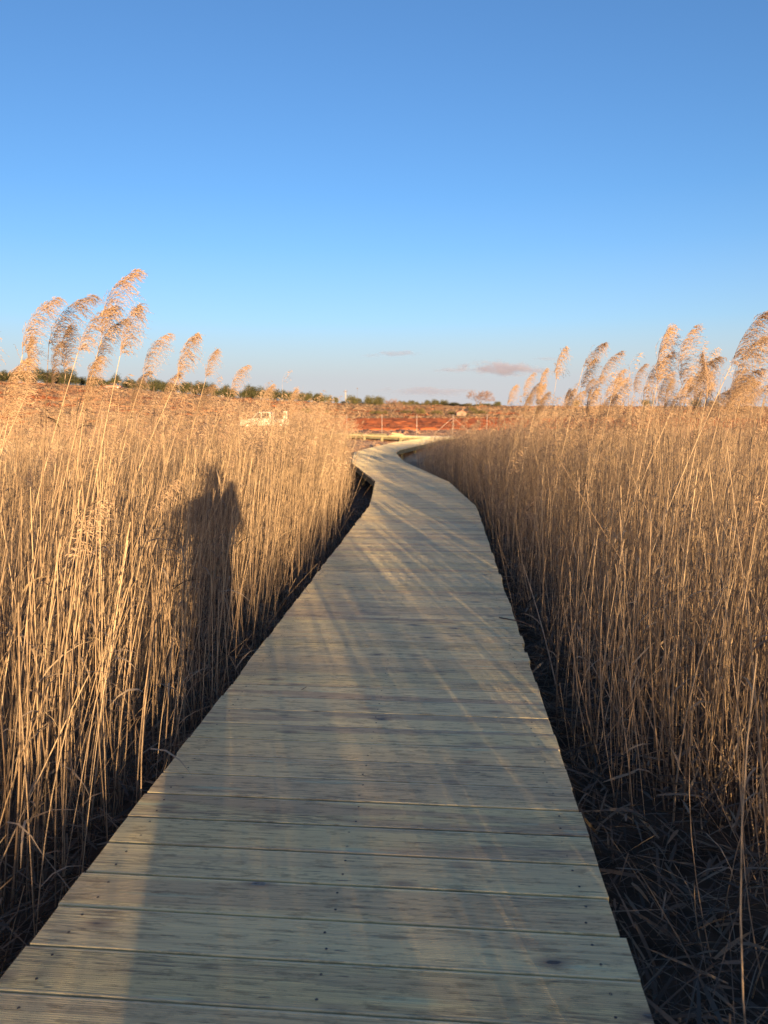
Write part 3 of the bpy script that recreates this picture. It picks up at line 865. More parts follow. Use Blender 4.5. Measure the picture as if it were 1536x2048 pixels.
def build_reeds():
    singles = 0
    # the named ones
    for (px, py, dist, lean, sc, dark, words) in HERO:
        tip = unproject(px, py, dist)
        sc2 = sc * (0.88 + 0.05 * (dist > 6))
        top = tip - np.array([0.43 * 0.37 * sc2, 0.0, 0.82 * 0.37 * sc2])
        zg = float(terrain(top[0], top[1])) - 0.02
        hz = top[2] - zg
        foot = np.array([top[0] - lean * hz * 0.8, top[1] + rng.normal(0, 0.08), zg])
        if px < 768: foot[0] = min(foot[0], XL(foot[1]) - 0.15)
        else: foot[0] = max(foot[0], XR(foot[1]) + 0.2)
        t = np.linspace(0, 1, NS)[:, None]
        P = foot * (1 - t) + top * t
        P[:, 0] -= 0.05 * hz * np.sin(t[:, 0] * math.pi) * (0.5 + lean)
        single_reed(P, 0.0034 + 0.0006 * rng.random(), 0.25 if dark else rng.uniform(0.6, 1.0), hz,
                    plume=int(rng.integers(7)), leaves=2, dark=dark, label=words, group='plumed reeds against the sky',
                    yaw=rng.normal(0.0, 0.6), scale=sc2 * rng.uniform(0.88, 1.08), tilt=rng.normal(-0.03, 0.15) + 0.25 * lean)
        singles += 1
    # the smaller plumes crowding the top line of the shading bed
    for k in range(34):
        px = rng.uniform(985, 1530)
        py = np.interp(px, [985, 1050, 1120, 1300, 1530], [812, 775, 752, 752, 742]) + rng.uniform(-8, 42)
        dist = float(np.interp(px, [985, 1100, 1300, 1530], [11.5, 8.5, 6.5, 5.2])) * rng.uniform(0.9, 1.25)
        tip = unproject(px, py, dist); sc2 = rng.uniform(0.6, 0.95); lean = rng.uniform(0.0, 0.3)
        top = tip - np.array([0.43 * 0.37 * sc2, 0.0, 0.82 * 0.37 * sc2])
        zg = float(terrain(top[0], top[1])) - 0.02; hz = top[2] - zg
        foot = np.array([top[0] - lean * hz * 0.7, top[1] + rng.normal(0, 0.1), zg]); foot[0] = max(foot[0], XR(foot[1]) + 0.2)
        t = np.linspace(0, 1, NS)[:, None]; P = foot * (1 - t) + top * t
        P[:, 0] -= 0.04 * hz * np.sin(t[:, 0] * math.pi)
        single_reed(P, 0.0030, rng.uniform(0.4, 1.0), hz, plume=int(rng.integers(7)), leaves=1, dark=int(rng.random() < 0.3),
                    label='smaller plumed reed crowding the top line of the bed shading the boardwalk', group='smaller plumed reeds along the shading bed',
                    yaw=rng.normal(0, 0.45), scale=sc2, tilt=rng.normal(0.03, 0.14))
        singles += 1
    for (tp, dist, fp, rad, words) in BROKEN:
        top = unproject(tp[0], tp[1], dist)
        # foot on the ground under its pixel column
        a = unproject(fp[0], fp[1], 1.0) - CAM
        zg = -0.46
        k = (zg - CAM[2]) / a[2] if a[2] < 0 else dist
        foot = CAM + a * k
        foot[0] = max(foot[0], XR(foot[1]) + 0.22)
        foot[2] = float(terrain(foot[0], foot[1])) - 0.02
        t = np.linspace(0, 1, NS)[:, None]
        P = foot * (1 - t) + top * t
        P[:, 0] += 0.02 * np.sin(t[:, 0] * math.pi)
        single_reed(P, rad, rng.uniform(0.65, 0.95), float(np.linalg.norm(top - foot)), leaves=1, label=words, group='snapped and leaning reed stalks')
        singles += 1
    # the two beds
    beds = [make_bed(-1), make_bed(1)]
    # the stalks that show largest become objects of their own
    score = []
    for bi, b in enumerate(beds):
        px, py, dep = project(b['P'][:, 4])
        px2, py2, dep2 = project(b['P'][:, -1])
        vis = (dep > 0.8) & (px > 5) & (px < 1531) & (py > 600) & (py < 1990) & (px2 > 0) & (px2 < 1536)
        vis &= (b['d'] < 1.1)
        sc = np.where(vis, b['rad'] * b['h'] / np.maximum(dep, 0.5) ** 2, 0)
        score += [(s, bi, i) for i, s in enumerate(sc) if s > 0]
    score.sort(reverse=True)
    left_over = 298 - singles
    picked = [set(), set()]
    for s, bi, i in score:
        if len(picked[bi]) < left_over // 2: picked[bi].add(i)
    for bi, b in enumerate(beds):
        side = b['side']
        for i in sorted(picked[bi]):
            pl = bool(b['plume'][i]) and b['P'][i, -1, 2] > 1.05
            word = BED_WORD[side]
            lab = ('dry reed with a feathery plume at the front of the ' if pl else 'bare dry reed stalk at the front of the ') + word
            single_reed(b['P'][i], b['rad'][i] * 1.1, b['tone'][i], b['h'][i], plume=int(rng.integers(7)) if pl else None,
                        leaves=int(rng.integers(0, 3)), dark=int(rng.random() < 0.25), label=lab,
                        group=('plumed' if pl else 'bare') + ' reeds fronting the ' + word,
                        yaw=rng.normal(0, 0.5), scale=rng.uniform(0.6, 0.95), tilt=rng.normal(0.1, 0.12))
    acc = Acc()
    for bi, b in enumerate(beds):
        keep = np.ones(len(b['P']), bool)
        keep[list(picked[bi])] = False
        P, rad, tone, h, pl = b['P'][keep], b['rad'][keep], b['tone'][keep], b['h'][keep], b['plume'][keep]
        V, Fq, T, A = stems_to_mesh(P, rad, tone, h)
        acc.add(V, Fq, 4, T, A, 0)
        # plumes
        top = P[:, -1]
        dist = np.linalg.norm(top[:, :2], axis=1)
        for lod, tm, sel in ((0, PL_MID, pl & (dist < 7.5) & (top[:, 1] > 0)), (1, PL_LO, pl & ~((dist < 7.5) & (top[:, 1] > 0)))):
            idx = np.nonzero(sel)[0]
            which = rng.integers(0, len(tm), len(idx))
            for k in range(len(tm)):
                ii = idx[which == k]
                if not len(ii): continue
                V, Fo = transform_plumes(tm[k], top[ii], rng.normal(0.0, 0.5, len(ii)), rng.uniform(0.55, 1.0, len(ii)), rng.normal(0.12, 0.16, len(ii)))
                off = rng.normal(0, 0.16, len(ii))
                T = np.clip(0.3 + 0.55 * np.tile(tm[k][2], len(ii)) + np.repeat(off, len(tm[k][2])), 0, 1)
                acc.add(V, Fo, 3, T, None, 1)
        # dead leaves on the stalks
        reps = rng.integers(0, 3, len(P)) * (rng.random(len(P)) < 0.65)
        ii = np.repeat(np.arange(len(P)), reps)
        t = 0.25 + 0.7 * rng.random(len(ii)) ** 0.7; kf = t * (NS - 1); i0 = kf.astype(int); f = (kf - i0)[:, None]
        p0 = P[ii, i0] * (1 - f) + P[ii, np.minimum(i0 + 1, NS - 1)] * f
        a = rng.normal(0.2, 1.3, len(ii))
        d0 = np.stack([np.cos(a) * 0.45, np.sin(a) * 0.45, np.full(len(ii), 0.85)], -1); d0 /= np.linalg.norm(d0, axis=1)[:, None]
        V, Fq, T = leaf_strips(p0, d0, rng.uniform(0.08, 0.26, len(ii)), rng.uniform(0.004, 0.010, len(ii)), rng.uniform(0.3, 3.2, len(ii)), rng.random(len(ii)))
        acc.add(V, Fq, 4, T, None, 2)
    o = mesh_obj('reeds', acc.mesh('reeds', [M_STEM, M_PLUME, M_LEAF]))
    tag(o, 'dense mass of dry tan reeds standing along both sides of the boardwalk', 'reed bed', None, 'stuff')
    print('reed verts', acc.n)

def build_litter():
    """fallen blades and broken bits matted on the ground by the walk"""
    acc = Acc()
    for side, n, y0, y1 in ((-1, 9000, -0.5, 14.0), (1, 12000, -0.5, 16.0)):
        y = y0 + (y1 - y0) * rng.random(n) ** 1.6
        d = np.abs(rng.normal(0, 0.75, n)) - 0.12
        e = XL(y) if side < 0 else XR(y)
        x = e + side * d
        z = terrain(x, y) + rng.uniform(0.0, 0.10, n) + 0.22 * rng.random(n) ** 3
        a = rng.uniform(0, 2 * math.pi, n); el = rng.normal(0.12, 0.35, n)
        d0 = np.stack([np.cos(a) * np.cos(el), np.sin(a) * np.cos(el), np.sin(el)], -1)
        thin = rng.random(n) < 0.45
        ln = np.where(thin, rng.uniform(0.15, 0.75, n), rng.uniform(0.08, 0.28, n))
        wd = np.where(thin, rng.uniform(0.002, 0.005, n), rng.uniform(0.006, 0.016, n))
        V, Fq, T = leaf_strips(np.stack([x, y, z], -1), d0, ln, wd, rng.uniform(0.0, 0.8, n), rng.random(n))
        V[:, 2] = np.minimum(V[:, 2], np.where((V[:, 0] > XL(V[:, 1]) - 0.02) & (V[:, 0] < XR(V[:, 1]) + 0.02), -0.12, 9))
        # never under the ground
        V[:, 2] = np.maximum(V[:, 2], -0.47)
        acc.add(V, Fq, 4, T, None, 0)
    # a few bits of straw blown onto the boards
    n = 16
    y = 1.8 + 8 * rng.random(n) ** 1.5; f = rng.uniform(0.06, 0.94, n); x = XL(y) * (1 - f) + XR(y) * f
    a = rng.uniform(0, 6.28, n); d0 = np.stack([np.cos(a), np.sin(a), np.full(n, 0.01)], -1)
    V, Fq, T = leaf_strips(np.stack([x, y, np.full(n, 0.006)], -1), d0, rng.uniform(0.015, 0.07, n), rng.uniform(0.0025, 0.006, n), np.zeros(n), np.full(n, 1.0))
    V[:, 2] = np.clip(V[:, 2], 0.004, 0.012)
    acc.add(V, Fq, 4, T, None, 0)
    o = mesh_obj('fallen_leaves', acc.mesh('fallen_leaves', [M_LITTER]))
    tag(o, 'matted fallen reed blades on the dark ground beside the boardwalk', 'leaf litter', None, 'stuff')

def build_far_grass():
    """low dry grass on the tan ground past the reed beds"""
    n = 9000
    y = rng.uniform(24.5, 56, n); x = rng.uniform(-14, 16, n)
    xl = np.interp(y, EL[:, 1], EL[:, 0]); xr = np.interp(y, ER[:, 1], ER[:, 0])
    on = (x > xl - 0.1) & (x < xr + 0.1) & (y < 38.5)
    leg = (y > 36.4) & (np.abs((x - 1.2) + (y - 37.7)) < 1.6)
    k = ~(on | leg) & (rng.random(n) < 0.35 + 0.65 * (np.sin(x * 1.1 + y * 0.5) > 0))
    x, y = x[k], y[k]; n = len(x)
    z = terrain(x, y) - 0.01
    a = rng.uniform(0, 6.28, n); el = rng.uniform(0.7, 1.5, n)
    d0 = np.stack([np.cos(a) * np.cos(el), np.sin(a) * np.cos(el), np.sin(el)], -1)
    V, Fq, T = leaf_strips(np.stack([x, y, z], -1), d0, rng.uniform(0.08, 0.26, n), rng.uniform(0.006, 0.018, n), rng.uniform(0, 1, n), rng.uniform(0.4, 1, n))
    me = np_mesh('grass', V, Fq, 4, M_LEAF, False, {'tone': T, 'along': np.zeros(len(T))})
    tag(mesh_obj('grass', me), 'short dry grass tufts on the tan ground past the reeds', 'grass', None, 'stuff')

def build_scrub():
    # dry scrub and weeds on the verge and the far slope
    n = 26000
    y = rng.uniform(111, 184, n); x = rng.uniform(-0.6, 0.55, n) * y
    keep = (np.sin(x * 0.35 + y * 0.21) + np.sin(x * 0.13 - y * 0.4) + rng.normal(0, 0.7, n)) > np.where(y < 124, -1.2, 0.7)
    x, y = x[keep], y[keep]; n = len(x)
    z = terrain(x, y) - 0.03
    a = rng.uniform(0, 6.28, n); el = rng.uniform(0.7, 1.5, n)
    d0 = np.stack([np.cos(a) * np.cos(el), np.sin(a) * np.cos(el), np.sin(el)], -1)
    V, Fq, T = leaf_strips(np.stack([x, y, z], -1), d0, rng.uniform(0.15, 0.5, n), rng.uniform(0.03, 0.12, n), rng.uniform(0, 1, n), rng.uniform(0.35, 0.95, n))
    me = np_mesh('scrub', V, Fq, 4, M_LEAF, False, {'tone': T, 'along': np.zeros(len(T))})
    tag(mesh_obj('scrub', me), 'dry tan scrub on the verge and slope beyond the red field', 'scrub', None, 'stuff')
build_reeds(); build_litter(); build_far_grass(); build_scrub()

# ----------------------------------------------------------------- trees
def leaf_cloud(seed, lobes, n, size):
    r = np.random.default_rng(seed)
    V, T = [], []
    w = np.array([l[3] * l[4] * l[5] for l in lobes]); w = w / w.sum()
    for (cx, cy, cz, rx, ry, rz), wi in zip(lobes, w):
        m = int(n * wi) + 8
        d = r.normal(size=(m, 3)); d /= np.linalg.norm(d, axis=1)[:, None]
        q = r.random(m) ** 0.45
        p = d * q[:, None] * np.array([rx, ry, rz]) + np.array([cx, cy, cz]) + r.normal(0, 0.06, (m, 3))
        a = r.normal(size=(m, 3)); a /= np.linalg.norm(a, axis=1)[:, None]
        b = np.cross(a, r.normal(size=(m, 3))); b /= np.linalg.norm(b, axis=1)[:, None]
        s = size * r.uniform(0.5, 1.3, m)[:, None]
        V.append(np.stack([p - a * s * 0.5, p + b * s * 0.32, p + a * s * 0.5, p - b * s * 0.32], 1).reshape(-1, 3))
        tone = np.clip(r.normal(0.5, 0.14) + r.normal(0, 0.22, m), 0, 1)
        T.append(np.repeat(tone, 4))
    V = np.concatenate(V); T = np.concatenate(T)
    return V, np.arange(len(V)), T

def crown_lobes(seed, w, h, z0, n, flat=1.0):
    r = np.random.default_rng(seed)
    out = []
    for _ in range(n):
        a = r.uniform(0, 6.28); q = r.random() ** 0.5
        x, y = math.cos(a) * q * w * 0.33, math.sin(a) * q * w * 0.33
        z = z0 + h * (0.3 + 0.45 * r.random() * (1.15 - q * 0.6))
        s = r.uniform(0.16, 0.30)
        out.append((x, y, z, w * s, w * s, h * s * 1.15 * flat))
    return out

CROWNS = {}
def crown_variant(kind, k):
    if (kind, k) in CROWNS: return CROWNS[(kind, k)]
    mat, w, h, z0, nl, n, sz = {'olive': (M_OLIVE, 3.4, 3.1, -0.1, 12, 2100, 0.20), 'pine': (M_PINE, 3.0, 4.4, -0.1, 12, 2300, 0.20),
                                'shrub': (M_SHRUB, 2.6, 1.6, -0.25, 8, 1100, 0.17)}[kind]
    V, F, T = leaf_cloud(hash(kind) % 97 + 0 if False else {'olive': 10, 'pine': 40, 'shrub': 70}[kind] + k, crown_lobes(k * 7 + len(kind), w, h, z0, nl), n, sz)
    me = np_mesh('crown', V, F, 4, mat, False, {'tone': T})
    m = MB(); rr = random.Random(k)
    hh = {'olive': 1.9, 'pine': 3.2, 'shrub': 0.9}[kind]
    m.tube([(0, 0, -0.3), (0.05, 0.02, hh * 0.35), (-0.04, 0.05, hh * 0.7), (0.03, 0, hh)], [0.15, 0.12, 0.09, 0.04], 6)
    for j in range(4):
        a = j * 1.6 + rr.random(); s = hh * rr.uniform(0.25, 0.6)
        m.tube([(0, 0, s), (math.cos(a) * 0.45, math.sin(a) * 0.45, s + 0.5), (math.cos(a) * 0.9, math.sin(a) * 0.9, s + 0.85)], [0.07, 0.05, 0.02], 5)
    tmp = m.build('trunk', M_BARK)
    tme = tmp.data; bpy.data.objects.remove(tmp)
    CROWNS[(kind, k)] = (me, tme)
    return CROWNS[(kind, k)]

def plant_tree(name, kind, px, dist, width, height, label, cat, group=None, k=None, sink=0.0):
    """px: picture column; width/height in metres"""
    x = (px - 768) / FPX * dist
    z = float(terrain(x, dist)) - 0.05 - sink
    k = random.randrange(6) if k is None else k
    cm, tm = crown_variant(kind, k)
    bw, bh = {'olive': (3.3, 3.1), 'pine': (2.7, 4.2), 'shrub': (2.5, 1.5)}[kind]
    o = empty(name, (x, dist, z), random.uniform(0, 6.28))
    tag(o, label, cat, group)
    s = (width / bw, width / bw, height / bh)
    c = mesh_obj('crown', cm, o); c.scale = s
    t = mesh_obj('trunk', tm, o); t.scale = s
    return o

def twig_tree(name, px, dist, height, spread, label, seed, cat='tree', depth=6):
    rr = random.Random(seed)
    x = (px - 768) / FPX * dist
    o = empty(name, (x, dist, float(terrain(x, dist)) - 0.1))
    tag(o, label, cat)
    trunk, tw = MB(), MB()
    def grow(p, d, ln, rad, lev):
        q = p + d * ln
        m = (p + q) / 2 + Vector((rr.uniform(-1, 1), rr.uniform(-1, 1), rr.uniform(-1, 1))) * ln * 0.08
        (trunk if lev < 2 else tw).tube([p, m, q], [rad, rad * 0.85, rad * 0.7], 4, False)
        if lev >= depth: return
        for _ in range(rr.choice((2, 3, 3)) if lev < depth - 1 else 3):
            nd = (d + Vector((rr.gauss(0, 1) * spread, rr.gauss(0, 1) * spread, rr.gauss(0.12, 0.35)))).normalized()
            grow(q, nd, ln * rr.uniform(0.62, 0.86), max(rad * 0.62, 0.014), lev + 1)
    for j in range(3):
        grow(Vector((rr.uniform(-.5, .5) * spread, 0, 0)), Vector((rr.uniform(-.8, .8), rr.uniform(-.4, .4), 1)).normalized(), height * 0.27, height * 0.02, 0)
    trunk.build('trunk', M_BARK, o); tw.build('twigs', M_TWIG, o)
    return o

def build_trees():
    ridge = lambda u: 183
    # dense row along the ridge on the rising side
    G = 'trees in the row along the ridge'
    px = -40
    while px < 640:
        h = np.interp(px, [-40, 100, 200, 330, 450, 560, 640], [4.3, 4.4, 4.0, 4.6, 4.4, 3.8, 3.0]) * random.uniform(0.75, 1.12)
        plant_tree('pine_tree', 'pine', px + random.uniform(-5, 5), 186 + random.uniform(-4, 10), h * random.uniform(0.75, 1.0), h,
                   'dark green tree in the dense row along the distant ridge', 'tree', G)
        px += random.uniform(8, 15)
    for px, w, h in ((606, 2.4, 3.2), (622, 2.2, 3.0), (634, 2.0, 2.9), (646, 2.2, 3.1), (660, 2.1, 2.8), (672, 2.0, 2.6)):
        plant_tree('olive_tree', 'olive', px, 186 + random.uniform(-2, 4), w, h, 'slender tree in the thin row beside the white pole', 'tree', 'thin row of trees by the pole')
    S = [
     ('olive_tree', 'olive', 703, 176, 3.2, 3.0, 'yellow-green bushy tree just past the white pole', 'tree'),
     ('olive_tree', 'olive', 716, 182, 2.2, 2.0, 'small round tree leaning on the yellow-green bushy one', 'tree'),
     ('olive_tree', 'olive', 738, 178, 2.8, 2.9, 'dark olive tree above the first fence post', 'tree'),
     ('olive_tree', 'olive', 756, 176, 3.4, 2.8, 'wide olive tree beside the brown leafless shrub', 'tree'),
     ('shrub', 'shrub', 748, 148, 2.0, 1.3, 'dark shrub on the slope below the wide olive tree', 'shrub'),
     ('shrub', 'shrub', 764, 146, 2.6, 1.6, 'green shrub touching the dark one on the slope', 'shrub'),
     ('olive_tree', 'olive', 803, 188, 2.2, 2.0, 'small tree on the skyline behind the brown leafless shrub', 'tree'),
     ('shrub', 'shrub', 812, 150, 3.0, 1.3, 'broad low shrub between the brown leafless one and the round bush', 'shrub'),
     ('olive_tree', 'olive', 821, 190, 2.2, 1.9, 'first of two small skyline trees above the second fence post', 'tree'),
     ('olive_tree', 'olive', 834, 190, 1.8, 1.4, 'lower of two small skyline trees above the second fence post', 'tree'),
     ('shrub', 'shrub', 841, 147, 2.2, 2.0, 'tall round green bush above the second fence post', 'shrub'),
     ('olive_tree', 'olive', 854, 190, 2.0, 2.0, 'skyline tree behind the tall round bush', 'tree'),
     ('olive_tree', 'olive', 871, 188, 2.2, 2.3, 'dark pointed tree on the skyline near the hut', 'tree'),
     ('olive_tree', 'olive', 886, 188, 2.8, 2.1, 'spreading tree on the skyline next to the pointed one', 'tree'),
     ('shrub', 'shrub', 873, 148, 2.6, 1.6, 'green bush on the slope below the pointed tree', 'shrub'),
     ('shrub', 'shrub', 903, 148, 2.4, 1.4, 'green bush just beside the pale hut', 'shrub'),
     ('shrub', 'shrub', 934, 142, 1.3, 0.9, 'low dark bush on the far side of the pale hut', 'shrub'),
     ('shrub', 'shrub', 958, 150, 3.2, 1.5, 'olive bush below the bare tree', 'shrub'),
     ('shrub', 'shrub', 944, 165, 2.8, 1.6, 'bush behind the low dark one by the hut', 'shrub'),
     ('olive_tree', 'olive', 992, 178, 2.0, 1.8, 'dark tree at the edge of the tall reeds', 'tree'),
     ('shrub', 'shrub', 660, 142, 1.5, 1.0, 'small bush on the bare slope under the yellow-green tree', 'shrub'),
     ('shrub', 'shrub', 613, 135, 2.6, 1.8, 'dark round bush on the slope above the white pickup', 'shrub'),
     ('shrub', 'shrub', 652, 138, 1.7, 1.3, 'small round bush between the dark bush and the pole', 'shrub'),
     ('olive_tree', 'olive', 1150, 185, 3.0, 2.6, 'tree glimpsed through the shading bed of reeds', 'tree'),
     ('olive_tree', 'olive', 1290, 185, 3.2, 2.7, 'tree glimpsed behind the smallest plume', 'tree'),
     ('olive_tree', 'olive', 1385, 185, 3.4, 2.9, 'tree glimpsed behind the heavy curled plume', 'tree'),
     ('olive_tree', 'olive', 1420, 185, 3.0, 2.5, 'tree glimpsed behind the dark plume of the big pair', 'tree'),
    ]
    for s in S:
        f = 0.9 if s[1] == 'shrub' else 1.0
        plant_tree(s[0], s[1], s[2], s[3] * f, s[4] * f, s[5] * f, s[6], s[7])
    px = 690
    while px < 985:      # low growth that closes the skyline between the named trees
        plant_tree('bush', random.choice(['olive', 'shrub']), px, 184 + random.uniform(-3, 6), random.uniform(2.0, 3.6), random.uniform(0.8, 1.5),
                   'low scrubby bush in the skyline growth between the far trees', 'bush', 'bushes along the far skyline')
        px += random.uniform(9, 20)
    twig_tree('bare_tree', 952, 165, 5.0, 0.8, 'leafless brown tree spreading on the skyline beside the hut', 3, depth=7)
    twig_tree('bare_shrub', 786, 140, 3.2, 0.8, 'brown leafless shrub between the olive trees', 8, 'shrub', 6)
build_trees()

# ----------------------------------------------------------------- fence, poles, hut, vehicles
def build_fence():
    f = empty('fence', (0, 47, 0))
    tag(f, 'thin wire fence on pale posts in front of the red field', 'fence')
    xs = [-20, -17.8, -15.6, -13.4, -11.2, -9, -6.8, -4.6, -2.35, -0.13, 2.07, 4.36, 6.5, 8.7, 10.9]
    Y = lambda x: 47 + 0.15 * x * 0 - 47
    for x in xs:
        zg = float(terrain(x, 47))
        m = MB(); m.tube([(x, 0, zg - 0.2), (x, 0, zg + 1.32)], 0.013, 8); m.build('post', M_GALV, f, True)
    x = 4.36; zg = float(terrain(x, 47))
    for dx in (-1.35, 1.35):
        m = MB(); m.tube([(x + 0.03 * (1 if dx > 0 else -1), -0.01, zg + 1.12), (x + dx, -0.01, zg - 0.05)], 0.010, 8); m.build('brace', M_GALV, f, True)
    m = MB()
    for h in (0.12, 0.62, 1.22):
        pts = []
        for a, b in zip(xs[:-1], xs[1:]):
            for q in (0, 0.5): pts.append((a + (b - a) * q, 0.03, float(terrain(a, 47)) + h - 0.012 * (q > 0)))
        pts.append((xs[-1], 0.03, float(terrain(xs[-1], 47)) + h))
        m.tube(pts, 0.0009, 4)
    m.build('wire', M_GALV, f)
build_fence()

def build_poles():
    for px, dist, top, rad, arm, lab in ((692, 186, 3.5, 0.15, 0.9, 'stout white utility pole rising above the far trees'),
                                         (715.5, 230, 5.6, 0.022, 0.4, 'thin grey utility pole faint above the far trees')):
        x = (px - 768) / FPX * dist; z = float(terrain(x, dist))
        o = empty('utility_pole', (x, dist, z)); tag(o, lab, 'pole')
        m = MB(); m.tube([(0, 0, -0.5), (0, 0, top * 0.6), (0, 0, top)], [rad, rad * 0.9, rad * 0.75], 8); m.build('shaft', M_CONC if rad > 0.1 else M_BARK, o)
        m = MB(); m.box((0, -rad * 0.9, top - 0.35), (arm, 0.09, 0.10)); m.build('crossarm', M_BARK, o)
        for s in (-0.45, 0, 0.45):
            m = MB(); m.tube([(s * arm, -rad * 0.9, top - 0.30), (s * arm, -rad * 0.9, top - 0.08)], [0.05, 0.03], 6); m.build('insulator', M_BARK, o)
build_poles()

def build_hut():
    dist = 127; x = (920 - 768) / FPX * dist
    z = float(terrain(x, dist)) - 0.1
    o = empty('hut', (x, dist, z), 0.12); o.scale = (0.72,) * 3; tag(o, 'small pale hut with a sloping red tiled roof', 'hut')
    m = MB(); m.prism([(-1.15, 0), (1.15, 0), (1.15, 1.05), (-1.15, 1.05)], -0.9, 0.9)
    m.prism([(-1.15, 1.05), (1.15, 1.05), (0, 1.5)], -0.88, 0.88)
    m.build('wall', M_LIME, o)
    m = MB()
    for s in (-1, 1):
        m.box((s * 0.66, 0, 1.35), (1.55, 2.1, 0.07), Matrix.Rotation(s * 0.37, 3, 'Y'))
    r = m.build('roof', M_TILE, o)
    m = MB(); m.box((0.55, 0.2, 1.72), (0.22, 0.22, 0.5)); m.build('chimney', M_LIME, r)
    m = MB(); m.box((0.15, -0.903, 0.45), (0.5, 0.05, 0.9)); m.build('door', M_BARK, o)
build_hut()

def wheel(parent, x, y, z, r=0.35, w=0.22):
    m = MB()
    m.tube([(x, y - w / 2, z), (x, y - w / 2 + 0.03, z), (x, y + w / 2 - 0.03, z), (x, y + w / 2, z)], [r * 0.93, r, r, r * 0.93], 24)
    t = m.build('wheel', M_RUBBER, parent, False)
    m = MB(); m.tube([(x, y - w / 2 - 0.006, z), (x, y + w / 2 + 0.006, z)], r * 0.62, 20); m.build('rim', M_STEEL, t)

def build_pickup():
    dist = 72.0; x = (533 - 768) / FPX * dist
    z = float(terrain(x, dist))
    o = empty('pickup_truck', (x, dist, z), 0.06)
    tag(o, 'white pickup truck parked behind the reeds by the red field', 'pickup truck')
    w = 0.88
    m = MB()   # lower body, bonnet to the front (-x) and load bed to the rear
    m.prism([(-2.35, 0.42), (-2.38, 0.72), (-2.30, 0.92), (-1.42, 1.06), (-1.30, 1.08), (0.62, 1.08), (0.64, 1.04), (2.30, 1.02), (2.36, 0.50), (2.0, 0.42)], -w, w)
    m.build('body', M_WHITEPAINT, o, False, 0.04)
    m = MB(); m.prism([(-1.30, 1.083), (-0.72, 1.66), (-0.52, 1.72), (0.42, 1.72), (0.54, 1.66), (0.60, 1.083)], -w + 0.07, w - 0.07)
    m.build('cab', M_WHITEPAINT, o, False, 0.04)
    for s in (-1, 1):
        yy = s * (w - 0.066)
        for pr in ([(-1.10, 1.13), (-0.66, 1.60), (-0.34, 1.63), (-0.34, 1.13)], [(-0.27, 1.13), (-0.27, 1.63), (0.40, 1.62), (0.48, 1.13)]):
            m = MB(); m.prism(pr, yy - 0.008, yy + 0.008); m.build('window', M_GLASS, o)
    m = MB()
    d = Vector((0.58, 0, 0.577)).normalized(); nrm = Vector((-d.z, 0, d.x))
    m.box(Vector((-1.01, 0, 1.375)) + nrm * 0.012, (0.66, 1.38, 0.012), Matrix.Rotation(-math.atan2(d.z, d.x), 3, 'Y'))
    m.build('windscreen', M_GLASS, o)
    for s in (-1, 1):
        m = MB(); m.box((-2.37, s * 0.64, 0.80), (0.06, 0.30, 0.16)); m.build('headlight', M_STEEL, o, False, 0.02)
        m = MB(); m.box((-1.02, s * (w + 0.10), 1.16), (0.10, 0.20, 0.15)); m.build('mirror', M_WHITEPAINT, o, False, 0.02)
    m = MB(); m.box((-2.40, 0, 0.52), (0.10, 1.7, 0.16)); m.box((2.38, 0, 0.52), (0.10, 1.7, 0.14)); m.build('bumper', M_GALV, o, False, 0.02)
    for wx in (-1.55, 1.45):
        for s in (-1, 1): wheel(o, wx, s * (w - 0.09), 0.35)
    m = MB()   # white tool chest across the tail of the load bed
    m.box((1.95, 0, 1.40), (0.40, 1.5, 0.74)); m.build('tool_chest', M_WHITEPAINT, o, False, 0.03)
    m = MB(); m.box((0.78, 0, 1.36), (0.06, 1.5, 0.62)); m.build('headboard', M_WHITEPAINT, o, False, 0.01)
build_pickup()

def build_far_car():
    dist = 176.0; x = (234 - 768) / FPX * dist
    o = empty('car', (x, dist, float(terrain(x, dist)) + 0.0), 0.1)
    tag(o, 'small dull red car parked under the trees on the ridge', 'car')
    m = MB(); m.prism([(-1.95, 0.3), (-1.98, 0.6), (-1.1, 0.82), (1.2, 0.82), (1.9, 0.72), (1.95, 0.3)], -0.8, 0.8); m.build('body', M_REDPAINT, o, False, 0.05)
    m = MB(); m.prism([(-1.0, 0.822), (-0.45, 1.32), (0.75, 1.34), (1.25, 0.822)], -0.7, 0.7); m.build('cabin', M_GLASS, o, False, 0.04)
    m = MB(); m.prism([(-0.48, 1.335), (-0.40, 1.38), (0.68, 1.39), (0.77, 1.35)], -0.71, 0.71); m.build('roof', M_REDPAINT, o)
    for wx in (-1.25, 1.2):
        for s in (-1, 1): wheel(o, wx, s * 0.72, 0.3, 0.3, 0.18)
build_far_car()

# ----------------------------------------------------------------- the person whose shadow falls on the reeds
def skin_obj(name, pts, edges, rad, mat, parent=None, root=0, sub=2):
    me = bpy.data.meshes.new(name)
    me.from_pydata(pts, edges, [])
    me.materials.append(mat)
    o = link(bpy.data.objects.new(name, me), parent)
    m = o.modifiers.new('skin', 'SKIN'); m.use_smooth_shade = True
    sv = me.skin_vertices[0].data
    for i, r in enumerate(rad):
        sv[i].radius = r if hasattr(r, '__len__') else (r, r)
        sv[i].use_root = (i == root)
    s = o.modifiers.new('sub', 'SUBSURF'); s.levels = s.render_levels = sub
    return o

